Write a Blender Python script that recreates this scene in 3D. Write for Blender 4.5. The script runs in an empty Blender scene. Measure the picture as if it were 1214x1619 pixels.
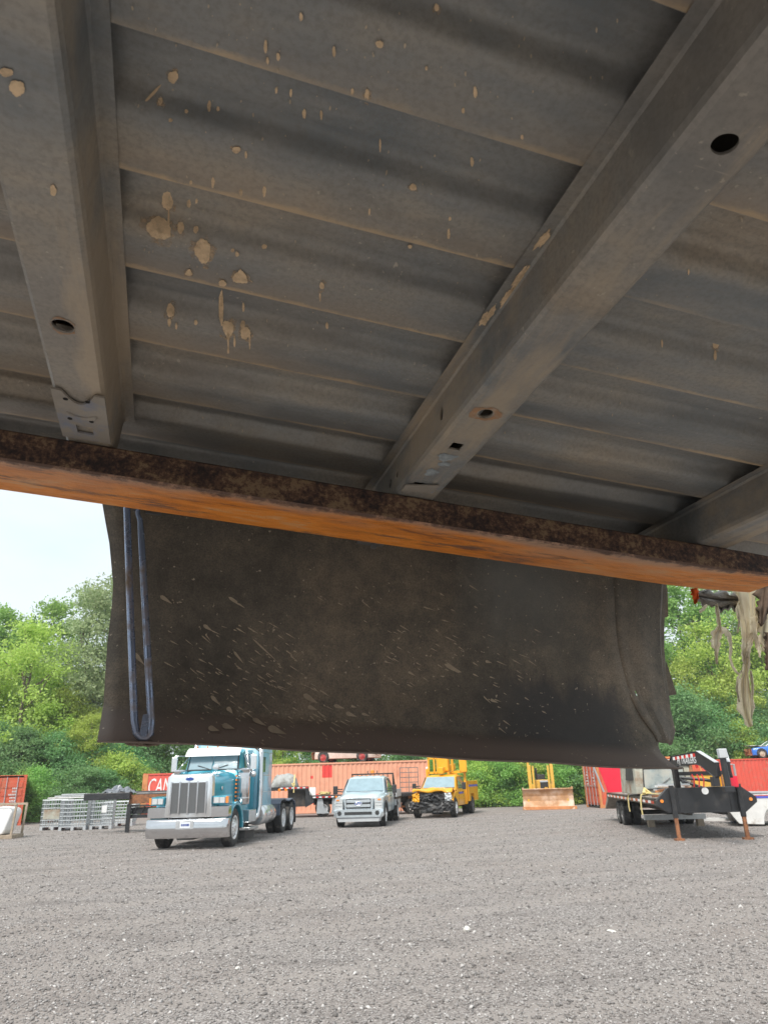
import bpy, bmesh, math, random
import numpy as np
from mathutils import Vector, Matrix, Euler
R = math.radians
random.seed(7); rng = np.random.default_rng(7)
sc = bpy.context.scene
COL = sc.collection

# ---------------------------------------------------------------- camera
CAMZ = 1.65
FPX, PCX, PCY = 1122.0, 607.0, 809.5            # focal length and centre of the photograph in its own pixels
def _ray(x, y):
    v = np.array([x-PCX, PCY-y, FPX]); return v/np.linalg.norm(v)
_a, _b = _ray(607, 1237), _ray(1107, 1237-0.029*500)   # two points on the horizon
_up = np.cross(_b, _a); _up /= np.linalg.norm(_up)
if _up[1] < 0: _up = -_up
_fw = np.array([0, 0, 1.0]) - _up*_up[2]; _fw /= np.linalg.norm(_fw)
_rt = np.cross(_up, _fw)
if _rt[0] < 0: _rt = -_rt
CM = np.array([_rt, _fw, _up])
CAM = np.array([0, 0, CAMZ])
def wray(x, y): return CM @ _ray(x, y)
cam = bpy.data.cameras.new('camera'); camo = bpy.data.objects.new('camera', cam); COL.objects.link(camo)
m = np.eye(4); m[:3, 0] = CM[:, 0]; m[:3, 1] = CM[:, 1]; m[:3, 2] = -CM[:, 2]; m[:3, 3] = CAM
camo.matrix_world = Matrix(m.tolist())
cam.sensor_fit = 'VERTICAL'; cam.sensor_height = 36.0; cam.lens = FPX/1619*36
cam.clip_start = 0.02; cam.clip_end = 2000
cam.dof.use_dof = True; cam.dof.focus_distance = 1.7; cam.dof.aperture_fstop = 18.0
sc.camera = camo

# ---------------------------------------------------------------- world, sun, exposure
SUN_EL, SUN_AZ = R(52), R(205)                   # overcast: soft light from high behind the camera
w = bpy.data.worlds.new('World'); sc.world = w; w.use_nodes = True
nt = w.node_tree; nt.nodes.clear()
out = nt.nodes.new('ShaderNodeOutputWorld'); bg = nt.nodes.new('ShaderNodeBackground'); bg.inputs[1].default_value = 0.1
sky = nt.nodes.new('ShaderNodeTexSky'); sky.sky_type = 'NISHITA'; sky.sun_disc = False
sky.sun_elevation = SUN_EL; sky.sun_rotation = SUN_AZ; sky.dust_density = 2.5; sky.air_density = 1.2
tc = nt.nodes.new('ShaderNodeTexCoord'); nz = nt.nodes.new('ShaderNodeTexNoise'); nz.inputs['Scale'].default_value = 3.2
nz.inputs['Detail'].default_value = 7; nz.inputs['Roughness'].default_value = 0.55
mp = nt.nodes.new('ShaderNodeMapping'); mp.inputs['Scale'].default_value = (1, 1, 2.6); mp.inputs['Location'].default_value = (0.7, 0.2, 0.1)
cr = nt.nodes.new('ShaderNodeMapRange'); cr.inputs[1].default_value = 0.25; cr.inputs[2].default_value = 0.55
cr.inputs[3].default_value = 0.72; cr.inputs[4].default_value = 1.0
mx = nt.nodes.new('ShaderNodeMix'); mx.data_type = 'RGBA'; mx.inputs[7].default_value = (3.45, 3.8, 3.98, 1)
L = nt.links
L.new(tc.outputs['Generated'], mp.inputs[0]); L.new(mp.outputs[0], nz.inputs['Vector']); L.new(nz.outputs[0], cr.inputs[0])
L.new(cr.outputs[0], mx.inputs[0]); L.new(sky.outputs[0], mx.inputs[6]); L.new(mx.outputs[2], bg.inputs[0]); L.new(bg.outputs[0], out.inputs[0])
sun = bpy.data.lights.new('sun', 'SUN'); sun.energy = 1.5; sun.angle = R(16); sun.color = (1, 0.94, 0.86)
suno = bpy.data.objects.new('sun', sun); COL.objects.link(suno)
sd = Vector((math.sin(SUN_AZ)*math.cos(SUN_EL), math.cos(SUN_AZ)*math.cos(SUN_EL), math.sin(SUN_EL)))
suno.rotation_euler = sd.to_track_quat('Z', 'Y').to_euler(); suno.location = (0, -10, 30)
vs = sc.view_settings; vs.view_transform = 'Standard'; vs.look = 'None'; vs.gamma = 1; vs.exposure = 1.5
try: sc.display_settings.display_device = 'sRGB'
except Exception: pass
sc.render.engine = 'CYCLES'
sc.cycles.max_bounces = 8; sc.cycles.diffuse_bounces = 5; sc.cycles.transparent_max_bounces = 8
sc.cycles.use_denoising = True

# ---------------------------------------------------------------- positions
def G(x, y, z=0.0):
    """ground (or height z) point seen at photo pixel x, y"""
    r = wray(x, y); t = (z-CAMZ)/r[2]; p = CAM + r*t
    return Vector(p.tolist())
def AT(x, y, D):
    """point at depth D (metres along the yard) seen at photo pixel x, y"""
    r = wray(x, y); p = CAM + r*(D/r[1]); return Vector(p.tolist())

# ---------------------------------------------------------------- materials
def _n(nt, t, **kw):
    n = nt.nodes.new(t)
    for k, v in kw.items(): setattr(n, k, v)
    return n
def ramp(nt, fac, stops):
    r = _n(nt, 'ShaderNodeValToRGB'); e = r.color_ramp.elements
    while len(e) > len(stops): e.remove(e[-1])
    while len(e) < len(stops): e.new(0.5)
    for i, (p, c) in enumerate(stops):
        e[i].position = p; e[i].color = (*c, 1) if len(c) == 3 else c
    nt.links.new(fac, r.inputs[0]); return r.outputs[0]
def noise(nt, scale, detail=5, rough=0.55, vec=None, sc3=None, dist=0.0):
    n = _n(nt, 'ShaderNodeTexNoise'); n.inputs['Scale'].default_value = scale; n.inputs['Detail'].default_value = detail
    n.inputs['Roughness'].default_value = rough; n.inputs['Distortion'].default_value = dist
    if vec is None:
        t = _n(nt, 'ShaderNodeTexCoord'); vec = t.outputs['Object']
    if sc3:
        mpn = _n(nt, 'ShaderNodeMapping'); mpn.inputs['Scale'].default_value = sc3; nt.links.new(vec, mpn.inputs[0]); vec = mpn.outputs[0]
    nt.links.new(vec, n.inputs['Vector']); return n.outputs[0]
def mixc(nt, fac, a, b, mode='MIX'):
    m = _n(nt, 'ShaderNodeMix'); m.data_type = 'RGBA'; m.blend_type = mode
    for s, v in ((0, fac), (6, a), (7, b)):
        if isinstance(v, (int, float)): m.inputs[s].default_value = v
        elif isinstance(v, (tuple, list)): m.inputs[s].default_value = (*v, 1) if len(v) == 3 else v
        else: nt.links.new(v, m.inputs[s])
    return m.outputs[2]
def math_(nt, op, a, b=0.0, c=None, clamp=False):
    m = _n(nt, 'ShaderNodeMath', operation=op); m.use_clamp = clamp
    for i, v in enumerate((a, b) if c is None else (a, b, c)):
        if isinstance(v, (int, float)): m.inputs[i].default_value = v
        else: nt.links.new(v, m.inputs[i])
    return m.outputs[0]
def new_mat(name):
    m = bpy.data.materials.new(name); m.use_nodes = True; nt = m.node_tree
    b = nt.nodes['Principled BSDF']; return m, nt, b
def bump(nt, b, h, strength=0.3, dist=0.01):
    bn = _n(nt, 'ShaderNodeBump'); bn.inputs['Strength'].default_value = strength; bn.inputs['Distance'].default_value = dist
    nt.links.new(h, bn.inputs['Height']); nt.links.new(bn.outputs[0], b.inputs['Normal'])
def pm(name, col, rough=0.5, metal=0.0, var=0.18, scale=4.0, dirt=None, dirt_amt=0.4, dscale=3.0, bmp=0.0, bscale=60, coat=0.0, spec=None):
    """plain procedural material: colour with cloudy variation, optional dirt colour in patches, fine relief"""
    m, nt, b = new_mat(name)
    n1 = noise(nt, scale, 6, 0.6)
    c = ramp(nt, n1, [(0.25, tuple(x*(1-var) for x in col)), (0.75, tuple(min(1, x*(1+var)) for x in col))])
    if dirt:
        n2 = noise(nt, dscale, 8, 0.65)
        f = _n(nt, 'ShaderNodeMapRange'); f.inputs[1].default_value = 0.62-dirt_amt*0.35; f.inputs[2].default_value = 0.78-dirt_amt*0.2
        nt.links.new(n2, f.inputs[0]); c = mixc(nt, f.outputs[0], c, dirt)
        nt.links.new(mixc(nt, f.outputs[0], (rough,)*3, (0.85,)*3), b.inputs['Roughness'])
    else: b.inputs['Roughness'].default_value = rough
    nt.links.new(c, b.inputs['Base Color']); b.inputs['Metallic'].default_value = metal
    if coat: b.inputs['Coat Weight'].default_value = coat
    if spec is not None: b.inputs['Specular IOR Level'].default_value = spec
    if bmp: bump(nt, b, noise(nt, bscale, 4, 0.6), bmp, 0.01)
    return m

# ---------------------------------------------------------------- mesh helper
class MB:
    def __init__(s): s.v = []; s.f = []
    def add(s, vs, fs):
        o = len(s.v); s.v += [tuple(p) for p in vs]; s.f += [tuple(i+o for i in f) for f in fs]; return s
    def box(s, c, d, rot=None, taper=None):
        hx, hy, hz = d[0]/2, d[1]/2, d[2]/2
        P = []
        for z in (-1, 1):
            k = 1.0 if (taper is None or z < 0) else taper
            for x, y in ((-1, -1), (1, -1), (1, 1), (-1, 1)): P.append(Vector((x*hx*k, y*hy*k, z*hz)))
        if rot is not None:
            e = Euler(rot).to_matrix(); P = [e @ p for p in P]
        C = Vector(c)
        return s.add([p+C for p in P], [(3, 2, 1, 0), (4, 5, 6, 7), (0, 1, 5, 4), (1, 2, 6, 5), (2, 3, 7, 6), (3, 0, 4, 7)])
    def bb(s, x0, x1, y0, y1, z0, z1):
        return s.box(((x0+x1)/2, (y0+y1)/2, (z0+z1)/2), (x1-x0, y1-y0, z1-z0))
    def tube(s, path, r, n=8, cap=True):
        P = [Vector(p) for p in path]; rr = r if isinstance(r, (list, tuple)) else [r]*len(P)
        rings = []; prev = None
        for i, p in enumerate(P):
            d = (P[min(i+1, len(P)-1)] - P[max(i-1, 0)]).normalized()
            if prev is None:
                a = Vector((0, 0, 1)) if abs(d.z) < 0.9 else Vector((1, 0, 0)); u = d.cross(a).normalized()
            else:
                u = (prev - d*prev.dot(d)).normalized()
            prev = u; v_ = d.cross(u)
            rings.append([p + (u*math.cos(2*math.pi*k/n) + v_*math.sin(2*math.pi*k/n))*rr[i] for k in range(n)])
        vs = [q for ring in rings for q in ring]; fs = []
        for i in range(len(P)-1):
            for k in range(n):
                k2 = (k+1) % n; fs.append((i*n+k, i*n+k2, (i+1)*n+k2, (i+1)*n+k))
        if cap: fs.append(tuple(range(n-1, -1, -1))); fs.append(tuple((len(P)-1)*n+k for k in range(n)))
        return s.add(vs, fs)
    def lathe(s, prof, c=(0, 0, 0), axis='x', n=24, cap=True):
        """prof: (radius, offset along axis)"""
        C = Vector(c); vs = []; fs = []
        for r, a in prof:
            for k in range(n):
                t = 2*math.pi*k/n; q = (r*math.cos(t), r*math.sin(t))
                vs.append(C + Vector({'x': (a, q[0], q[1]), 'y': (q[0], a, q[1]), 'z': (q[0], q[1], a)}[axis]))
        for i in range(len(prof)-1):
            for k in range(n):
                k2 = (k+1) % n; fs.append((i*n+k, i*n+k2, (i+1)*n+k2, (i+1)*n+k))
        if cap: fs.append(tuple(range(n))); fs.append(tuple((len(prof)-1)*n+k for k in range(n-1, -1, -1)))
        return s.add(vs, fs)
    def prism(s, pts, a0, a1, axis='x'):
        """2-D outline pushed along an axis; pts are (y,z), (x,z) or (x,y)"""
        n = len(pts); f = {'x': lambda p, a: (a, p[0], p[1]), 'y': lambda p, a: (p[0], a, p[1]), 'z': lambda p, a: (p[0], p[1], a)}[axis]
        vs = [f(p, a0) for p in pts] + [f(p, a1) for p in pts]
        fs = [tuple(range(n-1, -1, -1)), tuple(range(n, 2*n))] + [(i, (i+1) % n, n+(i+1) % n, n+i) for i in range(n)]
        return s.add(vs, fs)
    def loft(s, secs, cap=True):
        """secs: [(y, [(x,z)...half outline from top centre to bottom])] mirrored in x and skinned"""
        rings = []
        for y, h in secs:
            rings.append([(x, y, z) for x, z in h] + [(-x, y, z) for x, z in reversed(h)])
        n = len(rings[0]); vs = [p for r in rings for p in r]; fs = []
        for i in range(len(rings)-1):
            for k in range(n):
                k2 = (k+1) % n; fs.append((i*n+k, i*n+k2, (i+1)*n+k2, (i+1)*n+k))
        if cap: fs.append(tuple(range(n-1, -1, -1))); fs.append(tuple((len(rings)-1)*n+k for k in range(n)))
        return s.add(vs, fs)
    def grid(s, rows):
        """rows of equal length of 3-D points"""
        n = len(rows[0]); vs = [p for r in rows for p in r]
        return s.add(vs, [(i*n+k, i*n+k+1, (i+1)*n+k+1, (i+1)*n+k) for i in range(len(rows)-1) for k in range(n-1)])
    def mesh(s, name, smooth=False):
        me = bpy.data.meshes.new(name); me.from_pydata(s.v, [], s.f); me.validate(); me.update()
        bm = bmesh.new(); bm.from_mesh(me); bmesh.ops.recalc_face_normals(bm, faces=bm.faces); bm.to_mesh(me); bm.free()
        if smooth: me.polygons.foreach_set('use_smooth', [True]*len(me.polygons))
        return me
    def islands(s):
        par = list(range(len(s.v)))
        def find(i):
            while par[i] != i: par[i] = par[par[i]]; i = par[i]
            return i
        for f in s.f:
            a = find(f[0])
            for j in f[1:]: par[find(j)] = a
        grp = {}
        for f in s.f: grp.setdefault(find(f[0]), []).append(f)
        res = []
        for fs in grp.values():
            ids = sorted({i for f in fs for i in f}); mp_ = {i: k for k, i in enumerate(ids)}; mb = MB()
            mb.v = [s.v[i] for i in ids]; mb.f = [tuple(mp_[i] for i in f) for f in fs]; res.append(mb)
        return res
    def build(s, name, mat, parent=None, smooth=False, bevel=0, seg=2, solid=0, auto=None, subs=0, each=False):
        if each: return [i.build(name, mat, parent, smooth, bevel, seg, solid, auto, subs) for i in s.islands()]
        return obj(name, s.mesh(name, smooth or auto is not None), mat, parent, bevel, seg, solid, auto, subs)
def obj(name, me, mat, parent=None, bevel=0, seg=2, solid=0, auto=None, subs=0):
    o = bpy.data.objects.new(name, me); COL.objects.link(o)
    if mat is not None and len(me.materials) == 0: me.materials.append(mat)
    if parent is not None: o.parent = parent
    if solid:
        md = o.modifiers.new('solid', 'SOLIDIFY'); md.thickness = solid; md.offset = 0
    if bevel:
        md = o.modifiers.new('bevel', 'BEVEL'); md.width = bevel; md.segments = seg; md.limit_method = 'ANGLE'; md.angle_limit = R(35)
        md.harden_normals = False
    if subs:
        md = o.modifiers.new('subs', 'SUBSURF'); md.levels = subs; md.render_levels = subs
    if auto is not None:
        try: me.set_sharp_from_angle(angle=R(auto))
        except Exception: pass
    return o
def tag(o, label, cat, group=None, kind=None):
    if label: o['label'] = label
    if cat: o['category'] = cat
    if group: o['group'] = group
    if kind: o['kind'] = kind
    return o
def thing(name, label, cat, loc=(0, 0, 0), rz=0.0, group=None):
    o = bpy.data.objects.new(name, None); COL.objects.link(o); o.empty_display_size = 0.3
    o.location = loc; o.rotation_euler = (0, 0, rz); return tag(o, label, cat, group)
def kids(o): return [c for c in COL.objects if c.parent == o]
def copy_tree(o, parent=None):
    c = o.copy(); COL.objects.link(c)
    if parent is not None: c.parent = parent
    for ch in kids(o): copy_tree(ch, c)
    return c
_fonts = {}
def text_mesh(body, size, extrude=0.004, shear=0.0):
    cu = bpy.data.curves.new('txt', 'FONT'); cu.body = body; cu.size = size; cu.extrude = extrude; cu.align_x = 'CENTER'; cu.align_y = 'CENTER'
    cu.shear = shear; cu.resolution_u = 3; cu.offset = 0.0
    o = bpy.data.objects.new('txt', cu); COL.objects.link(o)
    dg = bpy.context.evaluated_depsgraph_get(); me = bpy.data.meshes.new_from_object(o.evaluated_get(dg))
    bpy.data.objects.remove(o); bpy.data.curves.remove(cu); me.name = 'lettering'; return me
def place_text(body, size, mat, parent, loc, rot, name='lettering', scale=(1, 1, 1), shear=0.0, ext=0.004):
    me = text_mesh(body, size, ext, shear); me.materials.clear(); o = obj(name, me, mat, parent)
    o.location = loc; o.rotation_euler = rot; o.scale = scale; return o
# ---------------------------------------------------------------- shared materials
M = {}
M['tyre'] = pm('tyre rubber', (0.028, 0.027, 0.027), 0.85, var=0.3, scale=12, dirt=(0.16, 0.145, 0.13), dirt_amt=0.35, dscale=5)
M['rim'] = pm('aluminium rim', (0.78, 0.79, 0.8), 0.35, 0.45, dirt=(0.3, 0.28, 0.26), dirt_amt=0.2, dscale=7)
M['rim_dark'] = pm('steel hub', (0.2, 0.2, 0.2), 0.5, 0.6)
M['rim_red'] = pm('red painted hub', (0.45, 0.06, 0.06), 0.6, dirt=(0.4, 0.3, 0.25), dirt_amt=0.3)
M['rim_white'] = pm('white hub', (0.7, 0.7, 0.7), 0.5, dirt=(0.3, 0.28, 0.25), dirt_amt=0.3)
M['chrome'] = pm('chrome', (0.60, 0.61, 0.63), 0.10, 1.0, var=0.05)
M['polish'] = pm('polished aluminium', (0.74, 0.76, 0.78), 0.22, 0.85, var=0.06)
M['teal'] = pm('teal truck paint', (0.035, 0.30, 0.41), 0.22, 0.1, var=0.08, coat=0.6)
M['teal_side'] = pm('pale teal sleeper paint', (0.26, 0.52, 0.66), 0.3, 0.1, var=0.1, scale=2, coat=0.4, dirt=(0.42, 0.5, 0.53), dirt_amt=0.3, dscale=1.5)
M['glass'] = pm('vehicle glass', (0.10, 0.14, 0.16), 0.05, 0.0, var=0.1, coat=1.0)
M['glass_pale'] = pm('windscreen glass', (0.24, 0.34, 0.39), 0.06, 0.0, var=0.15, coat=1.0)
M['lens'] = pm('clear lamp lens', (0.62, 0.65, 0.66), 0.1, 0.3, var=0.15, scale=20, coat=0.8)
M['amber'] = pm('amber lens', (0.8, 0.25, 0.03), 0.25, coat=0.5)
M['redlens'] = pm('red lens', (0.6, 0.03, 0.03), 0.25, coat=0.5)
M['white'] = pm('white paint', (0.76, 0.77, 0.77), 0.4, var=0.06)
M['white_old'] = pm('weathered white paint', (0.66, 0.66, 0.65), 0.5, var=0.12, dirt=(0.4, 0.36, 0.32), dirt_amt=0.2)
M['black'] = pm('black paint', (0.022, 0.023, 0.026), 0.4, var=0.3, dirt=(0.065, 0.06, 0.056), dirt_amt=0.25, dscale=2.5)
M['blackplas'] = pm('black plastic', (0.03, 0.031, 0.033), 0.6, var=0.2)
M['frame'] = pm('greasy chassis steel', (0.045, 0.042, 0.04), 0.7, 0.2, dirt=(0.13, 0.1, 0.08), dirt_amt=0.35)
M['grille'] = pm('grille mesh', (0.16, 0.165, 0.17), 0.45, 0.5, var=0.25, scale=80)
M['navy'] = pm('dark blue fender', (0.07, 0.09, 0.13), 0.45, dirt=(0.2, 0.2, 0.2), dirt_amt=0.3)
M['silver_blue'] = pm('pale blue-white truck paint', (0.50, 0.61, 0.66), 0.28, 0.15, var=0.06, coat=0.5, dirt=(0.5, 0.5, 0.48), dirt_amt=0.15)
M['yellow'] = pm('safety yellow paint', (0.80, 0.38, 0.012), 0.4, var=0.08, coat=0.3, dirt=(0.5, 0.3, 0.08), dirt_amt=0.15)
M['catyellow'] = pm('machine yellow paint', (0.68, 0.40, 0.06), 0.5, var=0.12, dirt=(0.3, 0.2, 0.1), dirt_amt=0.3, dscale=2)
M['wreck'] = pm('torn dark metal', (0.05, 0.05, 0.052), 0.55, 0.3, var=0.7, scale=9, dirt=(0.2, 0.2, 0.2), dirt_amt=0.3, dscale=8)
M['rust'] = pm('rusty steel', (0.28, 0.12, 0.055), 0.85, var=0.45, scale=7, dirt=(0.09, 0.05, 0.035), dirt_amt=0.4, dscale=9, bmp=0.3)
M['bladerust'] = pm('scoured rusty blade', (0.46, 0.25, 0.12), 0.6, 0.1, var=0.3, scale=3, dirt=(0.66, 0.52, 0.42), dirt_amt=0.55, dscale=1.4)
M['salmon'] = pm('faded salmon container paint', (0.74, 0.36, 0.235), 0.6, var=0.1, scale=1.2, dirt=(0.6, 0.23, 0.14), dirt_amt=0.25, dscale=0.8)
M['cred'] = pm('red container paint', (0.62, 0.085, 0.055), 0.5, var=0.12, scale=1, dirt=(0.45, 0.2, 0.14), dirt_amt=0.25)
M['cred2'] = pm('orange-red container paint', (0.58, 0.11, 0.055), 0.6, var=0.15, scale=1.5, dirt=(0.4, 0.17, 0.1), dirt_amt=0.35)
M['canred'] = pm('bright red container paint', (0.66, 0.10, 0.075), 0.5, var=0.1, scale=1.5)
M['postrust'] = pm('rusty orange post', (0.55, 0.23, 0.09), 0.75, var=0.25)
M['redpatch'] = pm('red paint patch', (0.72, 0.06, 0.05), 0.5, var=0.1)
M['redsheet'] = pm('crimson panel', (0.70, 0.02, 0.05), 0.45, var=0.12, scale=3)
M['galv'] = pm('galvanised tube', (0.45, 0.48, 0.5), 0.45, 0.5, var=0.15)
M['greyplas'] = pm('grey plastic', (0.45, 0.47, 0.49), 0.6, var=0.1)
M['wood'] = pm('weathered timber', (0.36, 0.29, 0.22), 0.85, var=0.3, scale=6, bmp=0.3)
M['deckwood'] = pm('worn deck plank', (0.30, 0.26, 0.22), 0.9, var=0.35, scale=5, bmp=0.4)
M['redwood'] = pm('red-brown plank', (0.30, 0.11, 0.06), 0.85, var=0.35)
M['tarp'] = pm('grey tarpaulin', (0.36, 0.37, 0.36), 0.6, var=0.2, dirt=(0.2, 0.19, 0.17), dirt_amt=0.4)
M['strap'] = pm('yellow webbing', (0.68, 0.56, 0.25), 0.8, var=0.2, scale=20)
M['blue'] = pm('blue car paint', (0.03, 0.17, 0.62), 0.35, var=0.1, coat=0.4)
M['bluestripe'] = pm('blue stripe', (0.08, 0.1, 0.5), 0.4)
M['oldcream'] = pm('faded cream body', (0.38, 0.38, 0.32), 0.7, var=0.3, dirt=(0.24, 0.14, 0.08), dirt_amt=0.5)
M['pink'] = pm('dull pink-white body', (0.6, 0.5, 0.45), 0.6, var=0.15, dirt=(0.4, 0.3, 0.24), dirt_amt=0.3)
M['bark'] = pm('bark', (0.13, 0.105, 0.08), 0.95, var=0.4, scale=6, bmp=0.6)
M['stone'] = pm('pale stone', (0.62, 0.6, 0.56), 0.9, var=0.15, scale=20, bmp=0.4)
M['plate'] = pm('licence plate', (0.72, 0.75, 0.8), 0.4)
M['logo'] = pm('deep blue enamel', (0.02, 0.06, 0.28), 0.3, coat=0.6)
M['brightchrome'] = pm('bright chrome trim', (0.66, 0.72, 0.76), 0.2, 0.7, var=0.08)
M['cage'] = pm('weathered cage tube', (0.40, 0.43, 0.45), 0.5, 0.3, var=0.25, scale=6)
M['dustglass'] = pm('dusty old windscreen', (0.27, 0.31, 0.31), 0.25, 0.0, var=0.35, scale=3, dirt=(0.42, 0.41, 0.36), dirt_amt=0.5, dscale=2.5)

def leaf_mat(name, cols, trans=0.45):
    m, nt, b = new_mat(name)
    ge = _n(nt, 'ShaderNodeNewGeometry'); oi = _n(nt, 'ShaderNodeObjectInfo')
    c = ramp(nt, ge.outputs['Random Per Island'], cols)
    n1 = noise(nt, 0.55, 3, 0.5)
    c = mixc(nt, math_(nt, 'MULTIPLY', n1, 0.9), c, cols[-1][1])
    hs = _n(nt, 'ShaderNodeHueSaturation')
    nt.links.new(math_(nt, 'ADD', math_(nt, 'MULTIPLY', oi.outputs['Random'], 0.03), 0.485), hs.inputs['Hue'])
    nt.links.new(math_(nt, 'ADD', math_(nt, 'MULTIPLY', oi.outputs['Random'], 0.3), 0.85), hs.inputs['Value'])
    nt.links.new(c, hs.inputs['Color'])
    nt.links.new(hs.outputs[0], b.inputs['Base Color']); b.inputs['Roughness'].default_value = 0.55
    tr = _n(nt, 'ShaderNodeBsdfTranslucent'); nt.links.new(hs.outputs[0], tr.inputs[0])
    ms = _n(nt, 'ShaderNodeMixShader'); ms.inputs[0].default_value = trans
    nt.links.new(b.outputs[0], ms.inputs[1]); nt.links.new(tr.outputs[0], ms.inputs[2])
    nt.links.new(ms.outputs[0], nt.nodes['Material Output'].inputs[0]); return m
M['leaf_light'] = leaf_mat('yellow-green leaves', [(0, (0.260, 0.389, 0.064)), (0.5, (0.397, 0.555, 0.101)), (1, (0.533, 0.679, 0.158))])
M['leaf_mid'] = leaf_mat('green leaves', [(0, (0.141, 0.293, 0.068)), (0.5, (0.229, 0.417, 0.092)), (1, (0.325, 0.527, 0.137))])
M['leaf_grey'] = leaf_mat('grey-green leaves', [(0, (0.203, 0.304, 0.130)), (0.5, (0.312, 0.427, 0.204)), (1, (0.449, 0.550, 0.291))])
M['leaf_dark'] = leaf_mat('dark green leaves', [(0, (0.109, 0.245, 0.101)), (0.5, (0.164, 0.351, 0.130)), (1, (0.244, 0.448, 0.177))])

# ---------------------------------------------------------------- the yard
def ground_mat():
    m, nt, b = new_mat('crushed stone yard')
    tcn = _n(nt, 'ShaderNodeTexCoord'); v = tcn.outputs['Object']
    vo = _n(nt, 'ShaderNodeTexVoronoi'); vo.inputs['Scale'].default_value = 60; nt.links.new(v, vo.inputs['Vector'])
    sep = _n(nt, 'ShaderNodeSeparateColor'); nt.links.new(vo.outputs['Color'], sep.inputs[0])
    c = ramp(nt, sep.outputs[0], [(0.0, (0.144, 0.130, 0.122)), (0.35, (0.221, 0.200, 0.189)), (0.75, (0.285, 0.261, 0.249)), (1.0, (0.419, 0.394, 0.376))])
    big = noise(nt, 0.35, 6, 0.6, v); rut = noise(nt, 1.2, 5, 0.6, v, (0.35, 1.6, 1))
    c = mixc(nt, ramp(nt, big, [(0.4, (0, 0, 0)), (0.66, (0.568, 0.568, 0.568))]), c, (0.248, 0.212, 0.190))
    c = mixc(nt, ramp(nt, rut, [(0.52, (0, 0, 0)), (0.68, (0.568, 0.568, 0.568))]), c, (0.156, 0.139, 0.131))
    # packed wheel lanes wandering across the yard
    wv = _n(nt, 'ShaderNodeTexWave'); wv.inputs['Scale'].default_value = 0.16; wv.inputs['Distortion'].default_value = 3.0; wv.inputs['Detail'].default_value = 3; wv.inputs['Detail Scale'].default_value = 0.6
    rm = _n(nt, 'ShaderNodeMapping'); rm.inputs['Rotation'].default_value = (0, 0, R(62)); nt.links.new(v, rm.inputs[0]); nt.links.new(rm.outputs[0], wv.inputs['Vector'])
    c = mixc(nt, ramp(nt, wv.outputs[1], [(0.72, (0, 0, 0)), (0.92, (0.568, 0.568, 0.568))]), c, (0.290, 0.261, 0.242))
    nt.links.new(c, b.inputs['Base Color']); b.inputs['Roughness'].default_value = 0.9; b.inputs['Specular IOR Level'].default_value = 0.25
    h = math_(nt, 'SUBTRACT', math_(nt, 'MULTIPLY', rut, 0.6), vo.outputs['Distance'])
    bump(nt, b, h, 0.5, 0.02); return m
M['ground'] = ground_mat()
gb = MB(); gb.grid([[(x, y, 0) for x in np.linspace(-400, 400, 21)] for y in np.linspace(-200, 800, 21)])
tag(gb.build('ground', M['ground']), None, None, kind='structure')
def gravel():
    m, nt, b = new_mat('gravel stones')
    ge = _n(nt, 'ShaderNodeNewGeometry')
    c = ramp(nt, ge.outputs['Random Per Island'], [(0, (0.125, 0.115, 0.11)), (0.3, (0.21, 0.197, 0.19)), (0.7, (0.30, 0.283, 0.274)), (0.93, (0.38, 0.36, 0.35)), (1.0, (0.56, 0.54, 0.525))])
    nt.links.new(c, b.inputs['Base Color']); b.inputs['Roughness'].default_value = 0.9
    N = 150000
    u = rng.random(N); D = 4.5*(40/4.5)**(u**1.05)
    X = (rng.random(N)*2-1)*(D*0.62+1.5)
    S = rng.gamma(2.0, 0.0031, N)+0.0045; S *= (D/9)**0.25
    base = np.array([(1, 0, 0), (0, 1, 0), (-1, 0, 0), (0, -1, 0), (0, 0, 1), (0, 0, -1)], float)
    V = base[None]*(0.6+0.8*rng.random((N, 6, 1))); V[:, :, 2] *= 0.62
    a = rng.random(N)*6.283; ca, sa = np.cos(a), np.sin(a)
    x = V[:, :, 0]*ca[:, None]-V[:, :, 1]*sa[:, None]; y = V[:, :, 0]*sa[:, None]+V[:, :, 1]*ca[:, None]
    tl = (rng.random((N, 1))-.5)*1.2; z = V[:, :, 2]+x*tl
    P = np.stack([x, y, z], 2)*S[:, None, None]; P[:, :, 0] += X[:, None]; P[:, :, 1] += D[:, None]; P[:, :, 2] += (S*0.25)[:, None]
    F = np.array([(0, 1, 4), (1, 2, 4), (2, 3, 4), (3, 0, 4), (1, 0, 5), (2, 1, 5), (3, 2, 5), (0, 3, 5)])
    F = (F[None]+np.arange(N)[:, None, None]*6).reshape(-1, 3)
    me = bpy.data.meshes.new('gravel'); me.vertices.add(N*6); me.vertices.foreach_set('co', P.reshape(-1))
    me.loops.add(len(F)*3); me.loops.foreach_set('vertex_index', F.reshape(-1).astype(np.int32))
    me.polygons.add(len(F)); me.polygons.foreach_set('loop_start', np.arange(0, len(F)*3, 3, dtype=np.int32)); me.update(calc_edges=True)
    o = obj('gravel', me, m); tag(o, 'loose grey crushed stone lying over the yard', 'gravel', kind='stuff')
gravel()
def stone(x, y, s, label):
    b = MB(); bm = bmesh.new(); bmesh.ops.create_icosphere(bm, subdivisions=2, radius=1)
    for v in bm.verts:
        k = 0.75+0.4*random.random(); v.co = Vector((v.co.x*s[0]*k, v.co.y*s[1]*k, v.co.z*s[2]*k))
    me = bpy.data.meshes.new('stone'); bm.to_mesh(me); bm.free()
    o = obj('stone', me, M['stone']); p = G(x, y); o.location = (p.x, p.y, s[2]*0.6); o.rotation_euler.z = random.random()*6
    tag(o, label, 'stone')
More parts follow.
